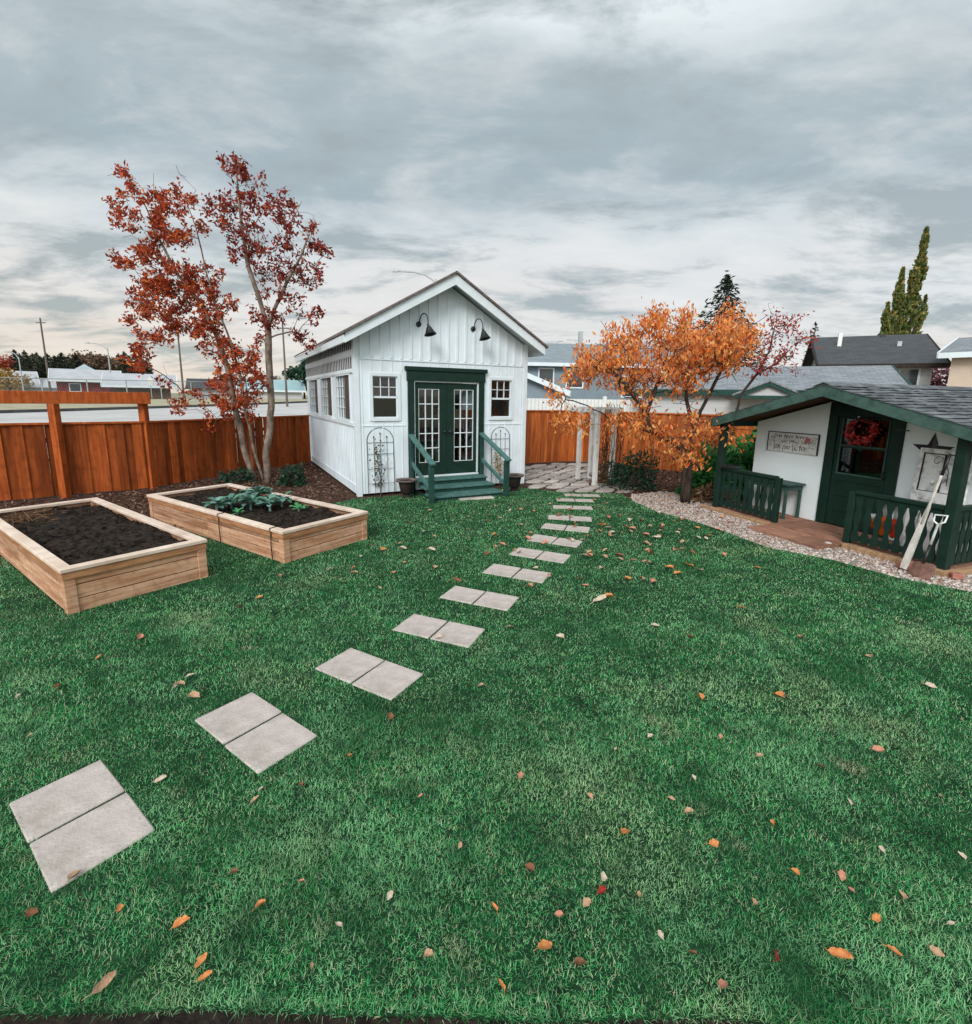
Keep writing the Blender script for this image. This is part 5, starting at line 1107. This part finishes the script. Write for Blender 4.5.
# behind the shed: blue-grey house
rc_ = D(600, 346, 33); ec = D(600, 364, 29.3)
house('suburban_house', 'blue-grey house with grey roof beyond the fence, behind the orange tree', (rc_.x, 33, 0), R(4), 15, 7.4, ec.z+.1, rc_.z-ec.z-.05, M['bluehouse'], M['shingleblue'], [(-4.2, ec.z-1.35, .8, 1.0), (-2.5, ec.z-1.35, .9, 1.0), (1, 2.2, 1.2, 1.1)], .4, M['white_trim'], [(-1.4, -.3, .25, .9, M['galv'])])
lc = D(548, 384, 22)
house('porch_annex', 'low annex with white-edged sloping roof in front of the blue-grey house', (lc.x-1.2, 24.5, 0), R(80), 5, 4.6, lc.z-.25, .95, M['bluehouse'], M['shingleblue'], [], .3, M['white_trim'])
# white vinyl fence behind cedar fence
a = D(520, 400, 19); t = empty('vinyl_fence', (a.x, 19, .0), R(8), 'white vinyl panel fence beyond the orange cedar fence', 'fence'); b = MB()
for k in range(34): b.box(k*.15, k*.15+.135, -.015, .015, .1, 2.0)
b.build('panel', M['plasticwhite'], t)
for k in range(4): MB().box(k*1.7-.06, k*1.7+.06, -.07, .07, 0, 2.12).build('post', M['plasticwhite'], t)
# dark-roofed house
r0, r1 = D(797, 336, 25), D(903, 336, 25); e0 = D(865, 363, 21.6)
cx = (r0.x+r1.x)/2
house('suburban_house', 'white house with dark shingled roof and vent pipes behind the playhouse', (18.7, 25.0, 0), R(-27), 3.75, 6.6, e0.z+.12, r0.z-e0.z-.1, M['offwhite'], M['shingledark'], [(1.1, e0.z-1.1, .62, .85)], .4, M['urn'], [(-1.25, -1.3, .16, .62, M['plasticwhite']), (.6, -.2, .18, .16, M['black']), (1.0, -1.5, .16, .22, M['galv'])])
# grey garage in front of it
g0_, g1_ = D(770, 365, 17.5), D(872, 363, 17.5); ge_ = D(800, 391, 14.8)
ya = R(-26); co = Matrix.Rotation(ya, 3, 'Z') @ Vector((3.8, -2.6, 0))
house('garage', 'low garage with pale grey shingles and white siding beyond the cedar fence', (12.6-co.x, 15.1-co.y, 0), ya, 7.6, 5.2, ge_.z+.1, g0_.z-ge_.z-.1, M['offwhite'], M['shinglegrey'], [], .25, M['teal_dark'])
# little green-trimmed gable in front of the garage roof
d0 = D(776, 375, 15.3)
t = empty('porch_gable', (d0.x, 15.6, d0.z-.62), R(-26), 'small green-edged gable projecting from the grey garage roof', 'gable')
MB().ext([(-.75, .1, 0), (.75, .1, 0), (0, .1, .30)], (0, .12, 0)).build('gable_wall', M['offwhite'], t)
for s in (-1, 1):
    MB().bar((s*.95, 0, -.06), (0, 0, .36), .05, .10).build('barge_board', M['teal_dark'], t)
    b = MB(); b.add([(0, -.05, .43), (s*1.0, -.05, -.01), (s*1.0, 1.8, -.01), (0, 1.8, .43)], [(0, 1, 2, 3)]); o = b.build('roof_slope', M['shinglegrey'], t); uvroof(o, (0, 1, 0), (1, 0, 0)); md = o.modifiers.new('solid', 'SOLIDIFY'); md.thickness = .05
MB().box(-.95, .95, -.02, .10, -.10, 0).build('tie_beam', M['teal_dark'], t)
# beige house at the right edge
bb = D(953, 352, 19)
ya = R(-50); co = Matrix.Rotation(ya, 3, 'Z') @ Vector((4.5, 3.5, 0))
house('beige_house', 'beige stuccoed house cut off by the edge of the frame', (bb.x+co.x, 19+co.y, 0), ya, 9, 7, bb.z-.0, .8, M['beige'], M['shinglegrey'], [], .35, M['white_trim'])
# left distance
def far(x, y, Y):
    p = D(x, y, Y); return Vector((p.x, p.y, hgt(p.x, p.y)))
v = far(88, 385, 52); house('red_house', 'far red-walled building with pale blue gabled roof', v, R(38), 4.8, 4, 1.9, .9, M['redwall'], M['paleroof'], [(-1, .6, .8, .7)], .5, M['white_trim'])
w_ = D(84, 364, 56); t = empty('blue_gable', (w_.x, w_.y, w_.z-2.0), R(38), 'pale blue gable front rising behind the red far building', 'house'); MB().ext([(-2.4, 0, -2), (2.4, 0, -2), (2.4, 0, .4), (0, 0, 2.0), (-2.4, 0, .4)], (0, 6, 0)).build('wall', M['paleblue'], t)
v = far(142, 388, 50); house('long_hall', 'far long low hall with a broad white roof', v, R(33), 4.8, 4.5, 1.45, .95, M['brownwood'], M['paleroof'], [], .6, M['white_trim'])
v = far(12, 385, 58); house('pale_house', 'far pale-roofed house behind the golden bush', v, R(46), 3.6, 4, 1.5, 1.25, M['beige'], M['paleroof'], [(0, .6, .8, .8)], .5, M['white_trim'])
v = far(212, 388, 62); house('dark_barn', 'far dark-roofed shed glimpsed between the rowan stems', v, R(26), 4.5, 4, 1.3, 1.0, M['galv'], M['shingledark'], [], .4)
v = far(272, 392, 60); house('turquoise_house', 'far house with turquoise roof seen beside the slender rowan', v, R(24), 6.5, 5, 1.2, 1.1, M['offwhite'], M['turqroof'], [(-2, .5, .8, .8)], .4, M['white_trim'])
v = far(45, 386, 60); house('grey_cottage', 'far little grey cottage between the red building and the lamp', v, R(40), 5, 5, 1.0, 1.0, M['galv'], M['paleroof'], [], .3)
# chain-link fence along the far side of the road
t = empty('chainlink_fence', (0, 0, 0), 0, 'long grey wire mesh fence along the far side of the street', 'fence'); b = MB(); rails = MB(); pr_ = None
for i in range(46):
    p = FO+FD*(-50+i*3.2)+FN*36; z = hgt(p.x, p.y)
    MB().tube([(p.x, p.y, z-.2), (p.x, p.y, z+1.8)], .045, 6).build('post', M['galv'], t)
    if pr_ is not None:
        rails.tube([pr_+Vector((0, 0, 1.8)), Vector((p.x, p.y, z+1.8))], .035, 5)
        for k in range(24):
            f = k/24; a0 = pr_.lerp(Vector((p.x, p.y, z)), f); a1 = pr_.lerp(Vector((p.x, p.y, z)), min(1.3, f+.3))
            b.add([tuple(a0), tuple(a0+Vector((0, 0, .0))+Vector((.0, 0, .012))), tuple(a1+Vector((0, 0, 1.78))), tuple(a1+Vector((0, 0, 1.765)))], [(0, 1, 2, 3)]); a1 = pr_.lerp(Vector((p.x, p.y, z)), max(-.3, f-.3)); b.add([tuple(a0+Vector((0, 0, .03))), tuple(a0+Vector((.0, 0, .045))), tuple(a1+Vector((0, 0, 1.78))), tuple(a1+Vector((0, 0, 1.765)))], [(0, 1, 2, 3)])
    pr_ = Vector((p.x, p.y, z))
rails.build('top_rail', M['galv'], t); b.build('mesh', M['galv'], t, recalc=False)
# poles and street lamps
def pole(x, yt, yb, Y, label, wood=True, arm=None, r_=.12):
    p = far(x, yb, Y); tp = D(x, yt, Y); H = tp.z-p.z
    t = empty('utility_pole' if wood else 'street_lamp', p, 0, label, 'pole' if wood else 'street lamp', 'poles along the street' if wood else 'street lamps')
    MB().tube([(0, 0, -.5), (0, 0, H)], [r_, r_*.6], 8).build('pole', M['polewood'] if wood else M['galv'], t)
    if wood:
        MB().bar((-.5, 0, H-.5), (.5, 0, H-.5), .08, .09).build('crossarm', M['polewood'], t)
    if arm:
        MB().tube([(0, 0, H-.3), (arm*.10, 0, H-.02), (arm*.28, 0, H+.24), (arm*.55, 0, H+.40), (arm, 0, H+.46)], r_*.5, 6).build('arm', M['galv'], t)
        MB().box(arm-.35 if arm < 0 else arm-.05, arm+.05 if arm < 0 else arm+.35, -.09, .09, H+.40, H+.50).build('lamp_head', M['galv'], t)
pole(50, 318, 388, 55, 'dark utility pole rising above the far evergreens, left of the red building'); pole(183, 318, 388, 58, 'grey utility pole seen through the leaning rowan crown'); pole(287, 322, 402, 42, 'grey utility pole beside the slender rowan, nearer the street', True, None, .10)
pole(23, 357, 386, 48, 'far street lamp in front of the pale-roofed house', False, -.9, .07); pole(112, 348, 386, 50, 'far street lamp by the long white-roofed hall', False, -1.8, .08)
pole(436, 279, 400, 34, 'street lamp whose curved arm shows above the shed roof', False, -2.5, .10); pole(553, 345, 398, 60, 'small lamp post above the blue-grey roof, nearer the shed', False, .6, .09); pole(583, 344, 398, 60, 'street lamp with long arm above the blue-grey roof beside the orange tree', False, -1.9, .08)
p = far(152, 398, 47); t = empty('road_sign', p, R(35), 'pale oval road sign on a post at the far side of the street', 'sign'); MB().tube([(0, 0, -.2), (0, 0, 2.0)], .035, 6).build('post', M['galv'], t); MB().lathe([(.001, -.01), (.40, -.01), (.40, .01), (.001, .01)], M=Matrix.Translation((0, -.05, 1.75)) @ Matrix.Rotation(math.pi/2, 4, 'X') @ Matrix.Scale(.55, 4, (1, 0, 0))).build('sign_face', M['plasticwhite'], t)
# ------------------------------------------------------------------ fallen leaves
LC = {'orange': [(.62,.29,.11), (.44,.15,.045)], 'tan': [(.50,.33,.21), (.33,.20,.12)], 'pale': [(.56,.47,.37), (.40,.31,.23)], 'brown': [(.24,.11,.055), (.15,.065,.035)], 'red': [(.30,.035,.025), (.20,.02,.015)], 'pink': [(.52,.25,.17), (.40,.17,.11)]}
for k, (a, c) in LC.items(): M['leaf_'+k] = mat('fallen_leaf_'+k, a, c, .6, 4, bump=.3, bscale=14, dirt=(tuple(q*.45 for q in c), 7, .8))
def leafmesh(seed, stalk=True, narrow=False):
    rs = random.Random(seed); b = MB(); n = 9; rows = []
    curl, twist = rs.uniform(.5, 1.6), rs.uniform(-1.2, 1.2)
    for i in range(n):
        f = i/(n-1); wv = (.04+(.17 if narrow else .31)*math.sin(math.pi*min(1, f**.75))**.9)*(1+rs.uniform(-.22, .18)); x = f-.5; z = .12+curl*.35*(f-.5)**2+rs.uniform(-.01, .01)
        r_ = []
        for j in range(5): s_ = (j-2)/2; r_.append((x, wv*s_+.05*math.sin(f*4+seed), z+curl*.45*wv*s_*s_*1.6+twist*.18*s_*(f-.3)))
        rows += r_
    b.add(rows, [(i*5+j, i*5+j+1, (i+1)*5+j+1, (i+1)*5+j) for i in range(n-1) for j in range(4)])
    if stalk: b.tube([(-.5, .05*math.sin(seed), .12+curl*.0875), (-.66, .06, .10), (-.8, rs.uniform(-.1, .1), .06)], .018, 4)
    me = bpy.data.meshes.new('fallen_leaf'); me.from_pydata(b.v, [], b.f); me.shade_smooth(); return me
LM = {}
def leafobj(p, size, colr, rot, var, label, group=None, tilt=0.0):
    key = (colr, var)
    if key not in LM:
        me = leafmesh(var*7+3, True, var % 3 == 2); me.materials.append(M['leaf_'+colr]); LM[key] = me
    o = bpy.data.objects.new('fallen_leaf', LM[key]); COL.objects.link(o)
    o.location = (p.x, p.y, .020); o.scale = (size,)*3; o.rotation_euler = (tilt, random.uniform(-.35, .35), rot)
    return tag(o, label, 'leaf', group)
GL = 'fallen leaves on the lawn'
big = [(545,954,.062,'orange',.4,0,'broad orange leaf near the bottom edge of the lawn, midway across'), (626,839,.062,'orange',.5,1,'bright orange leaf with short stalk in open grass, alone above a pair of tiny leaves'), (841,961,.075,'orange',-.7,2,'largest orange pointed leaf near the bottom of the lawn, playhouse side'), (893,958,.05,'orange',-.5,0,'curled orange leaf close beside the largest pointed leaf'), (878,754,.06,'pink',-.4,1,'pinkish flat leaf lying alone on the grass toward the playhouse'), (713,848,.05,'orange',.2,0,'small round orange leaf between two bigger leaves, mid lawn'), (773,828,.035,'orange',1,3,'tiny vivid orange disc-shaped leaf, mid lawn'), (183,930,.06,'orange',.3,1,'arched orange-brown leaf on the grass below the first slab pair'), (104,991,.075,'tan',1.1,2,'long tan folded leaf with stalk in the bottom corner of the lawn'), (203,967,.05,'orange',1.3,0,'upright tan-orange leaf, upper one of a close pair near the bottom'), (206,982,.045,'orange',.5,2,'slim orange leaf, lower one of a close pair near the bottom'), (76,881,.05,'tan',1.2,1,'tan leaf resting on the corner of the first stepping slab'), (162,783,.06,'pale',.3,2,'pale crumpled leaf beside the first two slab pairs'), (521,780,.05,'pink',1.4,0,'pinkish upright leaf in the middle of the lawn'), (33,917,.04,'brown',.2,1,'brown leaf below the first slab, at the frame edge'), (261,911,.042,'orange',.8,3,'small orange leaf between the arched leaf and mid lawn'), (256,804,.045,'tan',1.0,0,'tan leaf with pale underside below the second slab pair'), (234,878,.035,'brown',.4,3,'small reddish brown leaf, mid lawn below the slabs'), (774,962,.05,'red',.9,2,'dark red leaf with pale back near the bottom of the lawn'), (722,992,.042,'pink',.6,1,'small pink-tan leaf nearest the soil edge'), (602,896,.04,'red',.3,3,'deep red small leaf under a pale one'), (602,881,.04,'pale',1.2,0,'pale small leaf above a deep red one'), (875,922,.038,'orange',.1,1,'small oval orange leaf above the largest pointed leaf'), (936,957,.042,'tan',-.9,0,'tan leaf near the bottom corner on the playhouse side'), (600,604,.16,'pale',.35,2,'large pale dry leaf with dark stem in mid lawn by the fifth slab pair'), (655,629,.085,'pale',.2,0,'pale dry leaf beyond the large one, mid lawn')]
for (x, y, s_, c_, r_, v_, lb) in big: leafobj(G(x, y), s_, c_, r_, v_, lb, None, random.uniform(-.5, .5))
sm = [(671,803),(881,854),(691,958),(795,877),(851,895),(753,907),(849,807),(689,817),(693,781),(529,872),(494,911),(558,919),(586,908),(616,753),(313,972),(261,794),(300,789),(120,914),(301,886),(180,688),(190,680),(195,700),(175,690),(240,610),(260,600),(405,565),(380,590),(330,572),(510,630),(560,640),(640,580),(700,700),(720,740),(760,760),(660,690),(590,800),(650,740),(690,640),(740,610),(800,640),(870,660),(930,690),(480,690),(440,640),(390,720),(350,760),(420,800),(460,850),(390,900),(430,960),(340,930),(60,690),(100,660),(140,640),(30,740),(20,700),(940,800),(960,860),(820,770),(780,700),(840,880),(900,900),(950,930),(640,900),(660,940),(580,970),(500,990)]
names = {'orange': 'small orange fallen leaf lying loose on the open lawn', 'tan': 'small tan fallen leaf lying loose on the open lawn', 'pale': 'small pale fallen leaf lying loose on the open lawn', 'brown': 'small brown fallen leaf lying loose on the open lawn', 'pink': 'small pinkish fallen leaf lying loose on the open lawn'}
ck = ['tan', 'pale', 'brown', 'orange', 'pink', 'tan', 'pale']
for i, (x, y) in enumerate(sm): leafobj(G(x, y), random.uniform(.028, .045)*(1 if y > 720 else 1.7), ck[i % 7], random.uniform(0, 6.28), i % 4, names[ck[i % 7]], GL, random.uniform(-.4, .4))
n2 = {k: v.replace('loose on the open lawn', 'in the litter by the path and the orange tree') for k, v in names.items()}
k = 0
while k < 130:
    x, y = random.gauss(640, 55), random.gauss(530, 24)
    if k >= 85: x, y = random.gauss(480, 90), random.gauss(545, 28)
    p = G(x, y) if y > 480 else Vector((99, 99, 0))
    if not inpoly(LAWN, np.array([p.x]), np.array([p.y]))[0]: continue
    if any(abs((p.x-b_[0].x)*b_[1].x+(p.y-b_[0].y)*b_[1].y-b_[3]/2) < b_[3]/2 and 0 < (p.x-b_[0].x)*b_[2].x+(p.y-b_[0].y)*b_[2].y < b_[4] for b_ in BEDS): continue
    c_ = random.choice(['tan', 'pale', 'orange', 'tan', 'pink', 'brown']); leafobj(p, random.uniform(.065, .11), c_, random.uniform(0, 6.28), random.randrange(4), n2[c_], 'leaf litter by the path', random.uniform(-.4, .4)); k += 1

n3 = {k_: v.replace('loose on the open lawn', 'on the pale pebbles around the orange tree') for k_, v in names.items()}
k = 0
while k < 34:
    p = Vector((random.gauss(3.9, .55), random.gauss(9.0, .9), 0))
    if not inpoly(GRAVEL, np.array([p.x]), np.array([p.y]))[0]: continue
    c_ = random.choice(['tan', 'orange', 'brown', 'pink']); o = leafobj(p, random.uniform(.05, .085), c_, random.uniform(0, 6.28), random.randrange(4), n3[c_], 'leaf litter on the gravel', random.uniform(-.4, .4)); o.location.z = .04; k += 1
